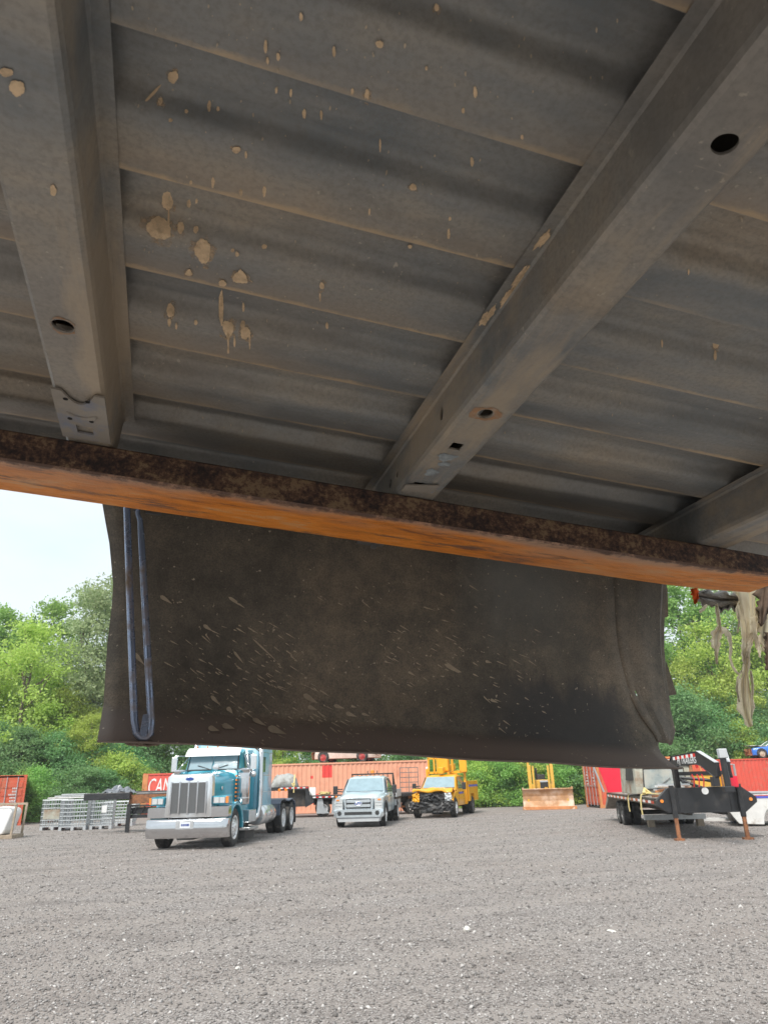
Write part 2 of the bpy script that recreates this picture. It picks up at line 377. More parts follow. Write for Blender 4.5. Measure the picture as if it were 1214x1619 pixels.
stone(738, 1473, (0.05, 0.045, 0.04), 'chunky white stone, the largest pale lump lying loose on the gravel')
stone(376, 1533, (0.03, 0.025, 0.02), 'small tan stone lying loose on the gravel')
stone(966, 1473, (0.075, 0.03, 0.012), 'flat cream stone flake lying on the gravel')
# ---------------------------------------------------------------- the raised pickup bed
E1 = np.array([-0.29394, 0.95580, -0.00633]); E1 /= np.linalg.norm(E1)      # across the bed
E2 = np.array([0.95052, 0.30014, -0.08017]); E2 -= E1*(E1 @ E2); E2 /= np.linalg.norm(E2)   # along the bed
EN = np.cross(E2, E1)
BO = np.array([0.45, 0.5, 0.55])                    # bed origin in camera-relative bed axes
def bed_frame(name, label, cat, off):
    o = bpy.data.objects.new(name, None); COL.objects.link(o); o.empty_display_size = 0.3
    p = CAM + E2*off[0] + E1*off[1] + EN*off[2]
    mm = np.eye(4); mm[:3, 0] = E2; mm[:3, 1] = E1; mm[:3, 2] = EN; mm[:3, 3] = p
    o.matrix_world = Matrix(mm.tolist()); return tag(o, label, cat)
def LB(a, b, c): return (a-BO[0], b-BO[1], c-BO[2])
def ax(x, y):
    r = wray(x, y); return np.array([r @ E2, r @ E1, r @ EN])
HF, HK = 0.55, 0.478                                # floor pads and crossmember soles above the eye
L0, PITCH = 0.415, 0.1425
def fprof(b):
    u = (b-L0) % PITCH
    if u < 0.008: k = u/0.008
    elif u < 0.058: k = 1
    elif u < 0.080: k = 0.5+0.5*math.cos((u-0.058)/0.022*math.pi)
    else: k = 0
    return HF + 0.024*k
def hit_plane(x, y, c):
    r = ax(x, y); t = c/r[2]; return r*t
def hit_floor(x, y):
    """first point of the ribbed floor met by the sight line through a photo pixel, a hair below the sheet"""
    r = ax(x, y); t0 = (HF-0.001)/r[2]; t1 = (HF+0.026)/r[2]; n = 24; t = t1; lo = t0
    for i in range(n+1):
        q = t0+(t1-t0)*i/n
        if q*r[2] >= fprof(q*r[1]): t = q; break
        lo = q
    for _ in range(8):
        m_ = (lo+t)/2
        if m_*r[2] >= fprof(m_*r[1]): t = m_
        else: lo = m_
    p = r*(t-0.0022); return (p[0], p[1], p[2])
PN = [(0.05, 1.355), (0.085, 1.368), (0.10, 1.384), (0.136, 1.428), (0.150, 1.446), (0.25, 1.468), (0.35, 1.474), (0.45, 1.462), (0.55, 1.445), (0.70, 1.42), (1.05, 1.40)]
def pprof(c): return float(np.interp(c, [p[0] for p in PN], [p[1] for p in PN]))
def hit_panel(x, y, off=0.004):
    r = ax(x, y); b = 1.45
    for _ in range(5): b = pprof(r[2]*b/r[1])
    t = (b-off)/r[1]; return r*t

def bed_mat(name, periodic, brown=0.5):
    m, nt, b = new_mat(name)
    tcn = _n(nt, 'ShaderNodeTexCoord'); v = tcn.outputs['Object']
    n1 = noise(nt, 2.6, 6, 0.58, v, (0.75, 2.6, 1.0)); n2 = noise(nt, 16, 9, 0.7, v); n3 = noise(nt, 1.3, 4, 0.55, v)
    st = noise(nt, 6, 6, 0.65, v, (0.3, 3.0, 1))
    f = math_(nt, 'ADD', math_(nt, 'MULTIPLY', n1, 0.62), math_(nt, 'ADD', math_(nt, 'MULTIPLY', n2, 0.16), math_(nt, 'MULTIPLY', st, 0.22)))
    c = ramp(nt, f, [(0.39, (0.165, 0.185, 0.197)), (0.48, (0.268, 0.27, 0.26)), (0.55, (0.33, 0.307, 0.267)), (0.63, (0.42, 0.355, 0.275))])
    c = mixc(nt, ramp(nt, n3, [(0.47, (0, 0, 0)), (0.68, (0.42*brown*1.5,)*3)]), c, (0.37, 0.295, 0.215))
    fn = noise(nt, 170, 5, 0.7, v); c = mixc(nt, ramp(nt, fn, [(0.36, (0.42, 0.42, 0.42)), (0.56, (0, 0, 0))]), c, (0.17, 0.16, 0.145))
    gr = noise(nt, 5.5, 7, 0.68, v, (0.6, 1.6, 1)); c = mixc(nt, ramp(nt, gr, [(0.54, (0, 0, 0)), (0.70, (0.5, 0.5, 0.5))]), c, (0.16, 0.138, 0.115))
    sp = noise(nt, 130, 3, 0.5, v); spm = noise(nt, 3.3, 4, 0.6, v)
    sm = math_(nt, 'MULTIPLY', ramp(nt, sp, [(0.68, (0, 0, 0)), (0.73, (0.6, 0.6, 0.6))]), ramp(nt, spm, [(0.46, (0, 0, 0)), (0.6, (1, 1, 1))]))
    c = mixc(nt, sm, c, (0.6, 0.53, 0.42))
    sc_ = noise(nt, 30, 4, 0.6, v, (0.25, 2.2, 1)); c = mixc(nt, math_(nt, 'MULTIPLY', ramp(nt, sc_, [(0.66, (0, 0, 0)), (0.72, (0.5, 0.5, 0.5))]), ramp(nt, n3, [(0.48, (0, 0, 0)), (0.62, (1, 1, 1))])), c, (0.55, 0.48, 0.37))
    if periodic:
        sx = _n(nt, 'ShaderNodeSeparateXYZ'); nt.links.new(v, sx.inputs[0])
        fr = math_(nt, 'FRACT', math_(nt, 'DIVIDE', math_(nt, 'ADD', sx.outputs[1], BO[1]-L0+20*PITCH), PITCH))
        rg = noise(nt, 22, 7, 0.75, v, (0.5, 1, 1)); pt = noise(nt, 2.4, 4, 0.6, v)
        edge = math_(nt, 'ADD', fr, math_(nt, 'MULTIPLY', math_(nt, 'SUBTRACT', rg, 0.5), 0.2))
        mk = math_(nt, 'MULTIPLY', ramp(nt, edge, [(0.95, (0, 0, 0)), (0.99, (1, 1, 1))]), ramp(nt, pt, [(0.40, (0.1, 0.1, 0.1)), (0.58, (1, 1, 1))]))
        c = mixc(nt, mk, c, (0.62, 0.46, 0.28))
        mk2 = math_(nt, 'MULTIPLY', ramp(nt, edge, [(0.72, (0, 0, 0)), (0.95, (0.5, 0.5, 0.5))]), ramp(nt, n3, [(0.42, (0, 0, 0)), (0.6, (1, 1, 1))]))
        c = mixc(nt, mk2, c, (0.36, 0.275, 0.195))
    else:
        tn = noise(nt, 3.5, 7, 0.65, v, (3.0, 0.5, 1)); c = mixc(nt, ramp(nt, tn, [(0.50, (0, 0, 0)), (0.60, (0.7, 0.7, 0.7))]), c, (0.46, 0.37, 0.265))
    nt.links.new(c, b.inputs['Base Color'])
    nt.links.new(ramp(nt, n2, [(0.3, (0.33, 0.33, 0.33)), (0.65, (0.6, 0.6, 0.6))]), b.inputs['Roughness'])
    b.inputs['Metallic'].default_value = 0.3
    bump(nt, b, math_(nt, 'ADD', n2, math_(nt, 'MULTIPLY', fn, 0.5)), 0.1, 0.004)
    return m
M['bedfloor'] = bed_mat('dusty galvanised bed underside', True, 0.5)
M['bedbeam'] = bed_mat('dusty crossmember steel', False, 0.75)
M['mud'] = pm('dried tan mud', (0.70, 0.52, 0.33), 0.95, var=0.25, scale=60, dirt=(0.42, 0.31, 0.2), dirt_amt=0.35, dscale=70, bmp=0.4, bscale=180)
def panel_mat():
    m, nt, b = new_mat('grimy inner panel'); tcn = _n(nt, 'ShaderNodeTexCoord'); v = tcn.outputs['Object']
    n1 = noise(nt, 2.0, 7, 0.62, v); n2 = noise(nt, 26, 6, 0.7, v); n3 = noise(nt, 7, 6, 0.7, v, (2.2, 1, 0.45))
    f = math_(nt, 'ADD', math_(nt, 'MULTIPLY', n1, 0.65), math_(nt, 'MULTIPLY', n2, 0.35))
    c = ramp(nt, f, [(0.38, (0.078, 0.07, 0.058)), (0.5, (0.15, 0.128, 0.10)), (0.60, (0.245, 0.197, 0.145))])
    fn = noise(nt, 300, 3, 0.7, v); c = mixc(nt, ramp(nt, fn, [(0.35, (0.5, 0.5, 0.5)), (0.6, (0, 0, 0))]), c, (0.041, 0.038, 0.035))
    sx = _n(nt, 'ShaderNodeSeparateXYZ'); nt.links.new(v, sx.inputs[0])
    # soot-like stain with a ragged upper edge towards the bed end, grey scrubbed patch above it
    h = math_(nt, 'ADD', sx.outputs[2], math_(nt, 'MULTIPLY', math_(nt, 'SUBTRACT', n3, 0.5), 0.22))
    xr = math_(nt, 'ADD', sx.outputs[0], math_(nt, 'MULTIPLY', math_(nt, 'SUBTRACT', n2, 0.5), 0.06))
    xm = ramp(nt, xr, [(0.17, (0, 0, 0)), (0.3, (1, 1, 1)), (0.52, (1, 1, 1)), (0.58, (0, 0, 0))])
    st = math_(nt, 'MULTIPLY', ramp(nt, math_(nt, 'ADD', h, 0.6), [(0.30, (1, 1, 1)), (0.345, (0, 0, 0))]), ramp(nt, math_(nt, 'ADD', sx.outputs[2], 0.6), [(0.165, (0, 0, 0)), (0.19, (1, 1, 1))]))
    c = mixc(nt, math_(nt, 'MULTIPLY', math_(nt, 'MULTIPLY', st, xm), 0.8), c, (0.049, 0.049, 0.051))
    pm_ = math_(nt, 'MULTIPLY', ramp(nt, xr, [(0.12, (0, 0, 0)), (0.24, (1, 1, 1)), (0.33, (0.900, 0.900, 0.900)), (0.5, (0, 0, 0))]), ramp(nt, math_(nt, 'ADD', h, 0.6), [(0.34, (0, 0, 0)), (0.52, (1, 1, 1))]))
    c = mixc(nt, math_(nt, 'MULTIPLY', pm_, 0.6), c, (0.213, 0.219, 0.207))
    # brown dust on the turned-in sill
    c = mixc(nt, ramp(nt, math_(nt, 'ADD', sx.outputs[2], 0.6), [(0.17, (1.125, 1.125, 1.125)), (0.205, (0, 0, 0))]), c, (0.173, 0.134, 0.112))
    sp = noise(nt, 120, 2, 0.5, v); c = mixc(nt, ramp(nt, sp, [(0.7, (0, 0, 0)), (0.76, (0.750, 0.750, 0.750))]), c, (0.527, 0.446, 0.344))
    nt.links.new(c, b.inputs['Base Color']); b.inputs['Roughness'].default_value = 0.72
    bump(nt, b, math_(nt, 'ADD', n2, noise(nt, 220, 3, 0.6, v)), 0.2, 0.004); return m
M['panel'] = panel_mat()
M['panelmud'] = pm('dried mud spray', (0.38, 0.315, 0.235), 0.95, var=0.25, scale=50)
M['rod'] = pm('blue-grey rod', (0.26, 0.32, 0.45), 0.22, 0.6, var=0.25, scale=9, dirt=(0.27, 0.21, 0.16), dirt_amt=0.4, dscale=22)
M['clod'] = pm('caked mud', (0.2, 0.155, 0.12), 0.95, var=0.35, scale=60, bmp=0.6, bscale=120)
M['bracket'] = pm('bracket with blue paint traces', (0.30, 0.27, 0.23), 0.6, 0.2, var=0.15, scale=20, dirt=(0.2, 0.24, 0.33), dirt_amt=0.25, dscale=16)

bed = bed_frame('pickup_bed', 'underside of a raised steel pickup bed, ribbed floor streaked with tan mud', 'truck bed', BO)
# floor
fb = MB(); bs = []
k = -6
while L0+k*PITCH < 1.34:
    s0 = L0+k*PITCH
    for u in (0.0, 0.002, 0.006, 0.008, 0.012, 0.03, 0.052, 0.058, 0.062, 0.066, 0.069, 0.072, 0.076, 0.08, 0.11, PITCH-0.004):
        if -0.32 <= s0+u <= 1.31: bs.append(s0+u)
    k += 1
A_ = np.linspace(-1.15, 1.24, 60)
fb.grid([[LB(a, b, fprof(b) + 0.0012*math.sin(a*7+b*31)*math.sin(b*13)) for a in A_] for b in bs])
fb.build('floor', M['bedfloor'], bed, auto=40, solid=0.0012)
def plate(mb, mapf, u0, u1, v0, v1, holes, th=0.003, nrm=1):
    us = u0
    for (uc, vc, ru, rv, shp) in sorted(holes):
        w_ = ru*1.5; q = [uc-w_, uc+w_]
        mb.add([mapf(us, v0, 0), mapf(q[0], v0, 0), mapf(q[0], v1, 0), mapf(us, v1, 0)], [(0, 1, 2, 3)])
        N = 24; O = []; I = []; J = []
        for i in range(N):
            t = 2*math.pi*i/N; dx, dy = math.cos(t), math.sin(t); mxx = max(abs(dx), abs(dy))
            O.append(mapf(uc+dx/mxx*w_, (v0+v1)/2+dy/mxx*(v1-v0)/2, 0))
            if shp == 'r': hx, hy = dx/mxx*ru, dy/mxx*rv
            else: hx, hy = dx*ru*(1+0.03*math.sin(3*t)), dy*rv
            I.append(mapf(uc+hx, vc+hy, 0)); J.append(mapf(uc+hx, vc+hy, th))
        mb.add(O+I+J, [(i, (i+1) % N, N+(i+1) % N, N+i) for i in range(N)] + [(N+i, N+(i+1) % N, 2*N+(i+1) % N, 2*N+i) for i in range(N)])
        us = q[1]
    mb.add([mapf(us, v0, 0), mapf(u1, v0, 0), mapf(u1, v1, 0), mapf(us, v1, 0)], [(0, 1, 2, 3)])
def crossmember(ca, b0, b1, sole=(), web_l=()):
    mb = MB(); P = [(0.0525, HF-0.0022), (0.0385, HF-0.0022), (0.036, HF-0.006), (0.0345, HK+0.01), (0.0325, HK+0.0035), (0.028, HK)]
    for s in (-1, 1):
        pts = P
        for i in range(len(pts)-1):
            if i == 2 and s < 0 and web_l:
                plate(mb, lambda u, v, t: LB(ca-(0.0345+(v-HK-0.01)/(HF-0.016-HK)*0.0015)+t, u, v), b0, b1, HK+0.01, HF-0.006, list(web_l)); continue
            (x0, z0), (x1, z1) = pts[i], pts[i+1]
            n = 14; mb.grid([[LB(ca+s*x0, b, z0) for b in np.linspace(b0, b1, n)], [LB(ca+s*x1, b, z1) for b in np.linspace(b0, b1, n)]])
    plate(mb, lambda u, v, t: LB(ca+v, u, HK+t), b0, b1, -0.028, 0.028, list(sole))
    # closed ends
    for be in (b0, b1):
        mb.add([LB(ca-0.033, be, HK), LB(ca+0.033, be, HK), LB(ca+0.036, be, HF-0.006), LB(ca-0.036, be, HF-0.006)], [(0, 1, 2, 3)])
    bm = bmesh.new(); me = mb.mesh('crossmember'); bm.from_mesh(me); bmesh.ops.remove_doubles(bm, verts=bm.verts, dist=0.0003)
    bmesh.ops.recalc_face_normals(bm, faces=bm.faces); bm.to_mesh(me); bm.free()
    return obj('crossmember', me, M['bedbeam'], bed)
def sole(x, y, ca, ru, rv, shp):
    p = hit_plane(x, y, HK); return (p[1], max(-0.014, min(0.014, p[0]-ca)), ru, rv, shp)
CL, CM_, CR = -0.1775, 0.337, 0.925
cl = crossmember(CL, -0.3, 1.075, [sole(100, 515, CL, 0.011, 0.012, 'o')])
cmid = crossmember(CM_, -0.3, 1.20, [sole(1145, 228, CM_, 0.0095, 0.0105, 'o'), sole(767, 654, CM_, 0.011, 0.0095, 'o'), sole(721, 706, CM_, 0.010, 0.0085, 'r'), sole(662, 768, CM_, 0.012, 0.011, 'r')],
                   [(hit_plane(704, 655, 0.515)[1], 0.515, 0.006, 0.011, 'o'), (hit_plane(629, 748, 0.515)[1], 0.515, 0.006, 0.008, 'o'), (hit_plane(618, 762, 0.515)[1], 0.512, 0.006, 0.008, 'o')])
crr = crossmember(CR, -0.3, 1.22)
crossmember(-0.78, -0.3, 1.075)
# end bracket lapped on the sole of one crossmember: notched edge, raised crescent, slot
eb = MB(); b0 = hit_plane(128, 618, HK)[1]; b1 = hit_plane(140, 690, HK)[1]+0.004; n = 20; r0 = []; r1 = []; sl0 = []; sl1 = []
bm0, bm1 = b1-0.045, b1-0.02
for i in range(n+1):
    v = -0.033+0.066*i/n; t = abs(v+0.0)/0.033
    dip = 0.03*max(0, 1-(t/0.62)**2)
    r0.append(LB(CL+v, b0+dip, HK-0.003)); r1.append(LB(CL+v, bm0, HK-0.003))
    sl0.append(LB(CL+v, bm1, HK-0.003)); sl1.append(LB(CL+v, b1, HK-0.003))
eb.grid([r0, r1]); eb.grid([sl0, sl1])
for v0, v1 in ((-0.033, -0.011), (0.011, 0.033)): eb.add([LB(CL+v0, bm0, HK-0.003), LB(CL+v1, bm0, HK-0.003), LB(CL+v1, bm1, HK-0.003), LB(CL+v0, bm1, HK-0.003)], [(0, 1, 2, 3)])
br = eb.build('end_bracket', M['bracket'], cl, solid=0.003)
M['darkhole'] = pm('painted hole shade', (0.012, 0.011, 0.01), 0.9)  # near-black colour painted on discs to stand for the shade in holes
cb = MB(); pth = []
for i in range(13):
    t = math.pi*(0.12+0.76*i/12); pth.append(LB(CL+0.0205*math.cos(t), b0+0.05+0.017*math.sin(t), HK-0.0045))
cb.tube(pth, [0.0015]+[0.0035]*11+[0.0015], 8); cb.build('pressed_bead', M['bracket'], cl, smooth=True)
for x, y in ((104, 631), (139, 636), (111, 662), (145, 667)):
    q = hit_plane(x, y, HK-0.005); h_ = MB(); h_.lathe([(0.0032, 0), (0.0032, 0.0006)], LB(q[0], q[1], HK-0.0052), 'z', 12)
    h_.build('painted_bolt_hole', M['darkhole'], cl)
# small lapped tab on the middle crossmember end
tb = MB(); q0 = hit_plane(640, 768, HK-0.003); q1 = hit_plane(690, 772, HK-0.003)
tb.add([LB(q0[0], q0[1]-0.004, HK-0.003), LB(q1[0], q1[1]-0.012, HK-0.003), LB(q1[0], q1[1]+0.02, HK-0.003), LB(q0[0], q0[1]+0.02, HK-0.003)], [(0, 1, 2, 3)])
tb.build('end_tab', M['bracket'], cmid, solid=0.002)

# mud on the floor and the crossmembers
def blob(mb, cx, cy, rx, ry, hitf, drip=0, ang=0.0, n=28, jag=0.14):
    ph = [random.random()*6.28 for _ in range(5)]; P = []
    for i in range(n):
        t = 2*math.pi*i/n
        k = 1+jag*(0.5*math.sin(2*t+ph[0])+0.4*math.sin(3*t+ph[1])+0.35*math.sin(5*t+ph[2])+0.35*math.sin(11*t+ph[3]))
        x, y = rx*k*math.cos(t), ry*k*math.sin(t); s_ = (math.sin(t)+1)/2
        if drip > 0: x *= 1-0.5*min(1, drip)*s_**1.5; y *= 1.15
        if drip < 0: x *= 0.45+0.75*s_; y = y if y < 0 else y*0.6
        c_, q_ = math.cos(ang), math.sin(ang); P.append((x*c_-y*q_, x*q_+y*c_))
    vs = [LB(*hitf(cx, cy))]; fs = [(0, 1+i, 1+(i+1) % n) for i in range(n)]
    K = (0.3, 0.55, 0.78, 1.0) if rx > 4 else (0.6, 1.0)
    for k in K: vs += [LB(*hitf(cx+p[0]*k, cy+p[1]*k)) for p in P]
    for j in range(len(K)-1): fs += [(1+j*n+i, 1+(j+1)*n+i, 1+(j+1)*n+(i+1) % n, 1+j*n+(i+1) % n) for i in range(n)]
    mb.add(vs, fs)
big = [(265, 318, 9, 13, 0.25), (252, 361, 19, 18, 0), (286, 360, 5, 10, 0), (310, 363, 4, 6, 0), (299, 322, 3, 7, 0), (311, 318, 2, 4, 0), (321, 398, 15, 17, 0.9), (380, 440, 13, 14, -1), (299, 432, 6, 7, -1),
       (350, 487, 4, 26, 0), (352, 448, 6, 5, 0), (361, 521, 10, 12, 0.9), (388, 527, 8, 9, 0.5), (384, 513, 4, 6, 0), (270, 491, 7, 9, 0.2), (268, 510, 3, 6, 0), (279, 516, 2, 5, 0), (310, 510, 3, 4, 0),
       (385, 486, 2, 7, 0), (274, 122, 8, 9, 0.2), (254, 160, 5, 7, 0), (295, 176, 4, 4, 0), (337, 289, 4, 9, 0.5), (418, 303, 3, 8, 0.4), (381, 304, 3, 5, 0), (302, 289, 3, 5, 0), (331, 168, 4, 10, 0.4),
       (460, 147, 3, 7, 0.3), (481, 180, 4, 9, 0.4), (508, 182, 3, 8, 0.3), (437, 143, 3, 6, 0), (420, 74, 4, 11, 0.2), (423, 96, 3, 7, 0), (440, 90, 4, 7, 0.2), (476, 27, 4, 7, 0.3), (528, 82, 4, 9, 0.3),
       (580, 150, 5, 10, 0.4), (557, 145, 3, 7, 0), (600, 70, 6, 6, 0), (374, 237, 7, 5, 0), (389, 245, 3, 6, 0.3), (270, 190, 4, 4, 0), (345, 172, 3, 5, 0), (509, 452, 5, 6, 0.2), (506, 470, 2, 8, 0), (517, 515, 3, 6, 0.2),
       (746, 256, 4, 8, 0.2), (751, 146, 4, 12, 0), (732, 175, 3, 6, 0), (709, 370, 3, 11, 0), (711, 346, 3, 4, 0), (601, 230, 2, 13, 0), (584, 335, 2, 7, 0), (674, 108, 3, 4, 0), (690, 12, 5, 7, 0.2), (825, 217, 3, 5, 0),
       (1131, 538, 6, 12, 0.2), (1130, 562, 3, 11, 0), (1046, 543, 2, 8, 0), (1088, 430, 2, 6, 0), (242, 148, 3, 24, 0), (418, 390, 4, 4, 0), (368, 396, 3, 3, 0), (375, 402, 3, 4, 0), (653, 296, 6, 5, 0), (648, 390, 4, 4, 0)]
sm = MB()
for x, y, rx, ry, d in big:
    if rx < 6 and (y < 300 or x > 500): rx, ry = rx*0.75, ry*0.8
    blob(sm, x, y, rx, ry, hit_floor, d, ang=(0.75 if (x, y) == (242, 148) else 0.0))
for x, y, L_ in ((361, 535, 18), (371, 540, 10), (395, 540, 12), (267, 345, 16), (361, 556, 9)): blob(sm, x, y, 1.6, L_, hit_floor, 0)
halo = MB()
for x, y, rx, ry, d in big:
    if rx >= 5: blob(halo, x, y+ry*0.15, rx*1.45, ry*1.35, lambda X, Y: (lambda q: (q[0], q[1], q[2]+0.0005))(hit_floor(X, Y)), d, jag=0.3)
mh, nth, bh = new_mat('thin dusty mud film'); nth.links.new(ramp(nth, noise(nth, 55, 6, 0.75), [(0.44, (0, 0, 0)), (0.62, (0.75, 0.75, 0.75))]), bh.inputs['Alpha']); bh.inputs['Base Color'].default_value = (0.55, 0.41, 0.27, 1); bh.inputs['Roughness'].default_value = 0.95
tag(halo.build('mud_film', mh, bed), 'thin dusty film of mud round the splashes', None, kind='stuff')
tag(sm.build('mud_splashes', M['mud'], bed, auto=30), 'splashes of dried tan mud on the ribbed floor', None, kind='stuff')
sm = MB()
for _ in range(260):
    # scattered small flecks on the open floor between the crossmembers
    x, y = random.uniform(195, 1190), random.uniform(5, 700)
    p = hit_floor(x, y)
    if min(abs(p[0]-CL), abs(p[0]-CM_), abs(p[0]-CR)) < 0.062: continue
    r = random.uniform(0.5, 1.4)*(1.2 if y < 350 else 0.8); blob(sm, x, y, r, r*random.uniform(0.8, 3.2), hit_floor, 0, random.uniform(-0.3, 0.3), n=8)
M['fleck'] = pm('faint mud fleck', (0.46, 0.38, 0.28), 0.95, var=0.2, scale=40)
tag(sm.build('mud_flecks', M['fleck'], bed, auto=30), 'small scattered flecks of dried mud on the ribbed floor', None, kind='stuff')
sm2 = MB()
for x, y, rx, ry in ((11, 113, 11, 7), (28, 138, 12, 13), (85, 300, 5, 9)):
    blob(sm2, x, y, rx, ry, lambda X, Y: (*hit_plane(X, Y, HK)[:2], HK-0.001))
for x, y, rx, ry, a in ((858, 378, 5, 20, 0.63), (820, 440, 4, 30, 0.6), (800, 470, 5, 16, 0.6), (770, 500, 6, 18, 0.6)):
    blob(sm2, x, y, rx, ry, lambda X, Y: (*hit_plane(X, Y, HF-0.003)[:2], HF-0.0035), 0, a, jag=0.35)
tag(sm2.build('mud_on_crossmember', M['mud'], bed), 'dried tan mud caked on the crossmembers', None, kind='stuff')

def stain(ca, hx, hy, r0, r1, mat, name):
    p = hit_plane(hx, hy, HK); n = 26; mb = MB(); I = []; O = []; ph = random.random()*6
    for i in range(n):
        t = 2*math.pi*i/n; k = max(r0*1.04, r1*(1+0.14*math.sin(2*t+ph)+0.08*math.sin(5*t+ph)+0.05*math.sin(11*t))); vv = max(-0.014, min(0.014, p[0]-ca))
        I.append(LB(ca+vv+r0*math.cos(t)*1.02, p[1]+r0*math.sin(t)*1.05, HK-0.0006)); O.append(LB(max(ca-0.027, min(ca+0.027, ca+vv+k*math.cos(t))), p[1]+k*math.sin(t), HK-0.0006))
    mb.add(I+O, [(i, (i+1) % n, n+(i+1) % n, n+i) for i in range(n)]); mb.build(name, mat, bed)
M['holerust'] = pm('rust bloom', (0.34, 0.19, 0.10), 0.9, var=0.4, scale=60, dirt=(0.36, 0.3, 0.24), dirt_amt=0.5, dscale=90)
stain(CM_, 767, 654, 0.0115, 0.019, M['holerust'], 'rust_stain'); stain(CL, 100, 515, 0.0125, 0.0145, M['holerust'], 'rust_stain')
M['scuff'] = pm('worn grey-blue label remains', (0.27, 0.30, 0.31), 0.7, var=0.4, scale=90)
lb_ = MB()
for x, y, rx, ry in ((706, 722, 17, 5), (702, 733, 9, 4), (682, 746, 11, 5)): blob(lb_, x, y, rx, ry, lambda X, Y: (*hit_plane(X, Y, HK)[:2], HK-0.0007), 0, 0.12, jag=0.4)
lb_.build('worn_label', M['scuff'], cmid)
# inner and outer bedside, far side of the bed
iw = MB(); iw.grid([[LB(a, 1.312, c) for a in np.linspace(-1.15, 1.24, 12)] for c in (0.565, 0.7, 1.04)]); iw.build('inner_wall', M['bedfloor'], bed, solid=0.0015)
ow = MB(); ow.grid([[LB(a, -0.325, c) for a in np.linspace(-1.15, 1.24, 12)] for c in (0.552, 0.7, 1.04)]); ow.build('inner_wall', M['bedfloor'], bed, solid=0.0015)
fw_ = MB(); fw_.grid([[LB(-1.155, b, c) for b in np.linspace(-0.32, 1.31, 8)] for c in (0.555, 1.04)]); fw_.build('front_wall', M['bedfloor'], bed, solid=0.0015)
rl = MB(); rl.bb(*(-1.15-BO[0], 1.24-BO[0], 1.30-BO[1], 1.43-BO[1], 1.04-BO[2], 1.065-BO[2])); rl.build('top_rail', M['panel'], bed, bevel=0.008)
def edge_l(c): return float(np.interp(c, [0.05, 0.08, 0.16, 0.26, 0.38, 0.47, 0.545, 0.7, 1.05], [-0.112, -0.114, -0.124, -0.139, -0.148, -0.172, -0.199, -0.24, -0.30]))
def edge_r(c): return float(np.interp(c, [0.05, 0.10, 0.118, 0.14, 0.17, 0.19, 0.22, 0.29, 0.40, 0.53, 0.7, 1.05], [1.092, 1.085, 1.066, 1.066, 1.078, 1.066, 1.046, 1.02, 0.997, 0.985, 0.985, 0.985]))
def bot(a): return float(np.interp(a, [-0.12, -0.03, 0.1, 0.28, 0.5, 0.84, 1.0, 1.15], [0.080, 0.083, 0.085, 0.089, 0.0925, 0.097, 0.102, 0.106])) + 0.0014*math.sin(a*19)
pn = MB(); rows = []
NC = 44
cs = [0.0, 0.008, 0.02, 0.035, 0.05, 0.058, 0.066, 0.075, 0.09, 0.12, 0.15, 0.19, 0.23, 0.27, 0.31, 0.35, 0.39, 0.43, 0.47, 0.55, 0.65, 0.8, 0.96]
for dc in cs:
    row = []
    for i in range(NC+1):
        t = i/NC; a = 0.5; c = 0.1
        for _ in range(4):
            c = bot(a)+dc; a = edge_l(c)+(edge_r(c)-edge_l(c))*t
        b = pprof(c) + 0.004*math.sin(a*6+c*9) + 0.0025*math.sin(a*21+1)*math.sin(c*17)
        # wheel-arch side is flared towards the far side
        b += 0.05*max(0, 1-t/0.06)**2*0.4
        row.append(LB(a, b, c))
    rows.append(row)
pn.grid([[(p[0], p[1]-0.012, p[2]+0.001) for p in rows[0]]]+rows)
panel = pn.build('bedside_panel', M['panel'], bed, auto=50, solid=0.0022)
panel['label'] = 'grimy dark inner face of the bedside panel hanging below the floor'
# return flange at the end of the panel, with a drilled hole, a torn tab and a ragged strip
ef = MB(); rows = []
hp = hit_plane  # (not used for the flange)
def fl_r(c): return float(np.interp(c, [0.10, 0.17, 0.19, 0.3, 0.42, 0.56, 1.0], [1.145, 1.140, 1.165, 1.165, 1.165, 1.172, 1.18]))
NS = 10
hole_c = 0.275
csf = sorted([0.165, 0.18, 0.2, 0.225, 0.25, hole_c-0.006, hole_c+0.006, 0.30, 0.34, 0.4, 0.46, 0.55, 0.7, 1.03])
for c in csf:
    a0, a1 = edge_r(c)-0.004, fl_r(c); row = []
    ts = [0, 0.15, 0.20, 0.27, 0.4, 0.55, 0.7, 0.85, 0.94, 1.0]
    for t in ts:
        b = pprof(c)+0.0035+0.03*t + 0.0015*math.sin(c*25+t*3) + (0.014 if t > 0.9 else 0) - (0.006 if 0.35 < t < 0.6 else 0)
        row.append(LB(a0+(a1-a0)*t, b, c))
    rows.append(row)
vs = [p for r in rows for p in r]; n = len(rows[0]); fs = []
for i in range(len(rows)-1):
    for kx in range(n-1):
        if csf[i] == hole_c-0.006 and kx == 1: continue
        fs.append((i*n+kx, i*n+kx+1, (i+1)*n+kx+1, (i+1)*n+kx))
ef.add(vs, fs); ef.build('end_flange', M['panel'], bed, auto=18, solid=0.003)
tt = MB(); P = [(1052, 1045), (1069, 1098), (1052, 1101)]; P3 = [LB(*(ax(*p)*(1.53/ax(*p)[1]))) for p in P]; tt.add(P3, [(0, 1, 2)]); tt.build('torn_tab', M['panel'], bed, solid=0.002)
tt = MB(); P = [(1046, 922), (1054, 930), (1055, 975), (1045, 978)]; P3 = [LB(*(ax(*p)*(1.55/ax(*p)[1]))) for p in P]; tt.add(P3, [(0, 1, 2, 3)]); tt.build('ragged_strip', M['clod'], bed, solid=0.004)
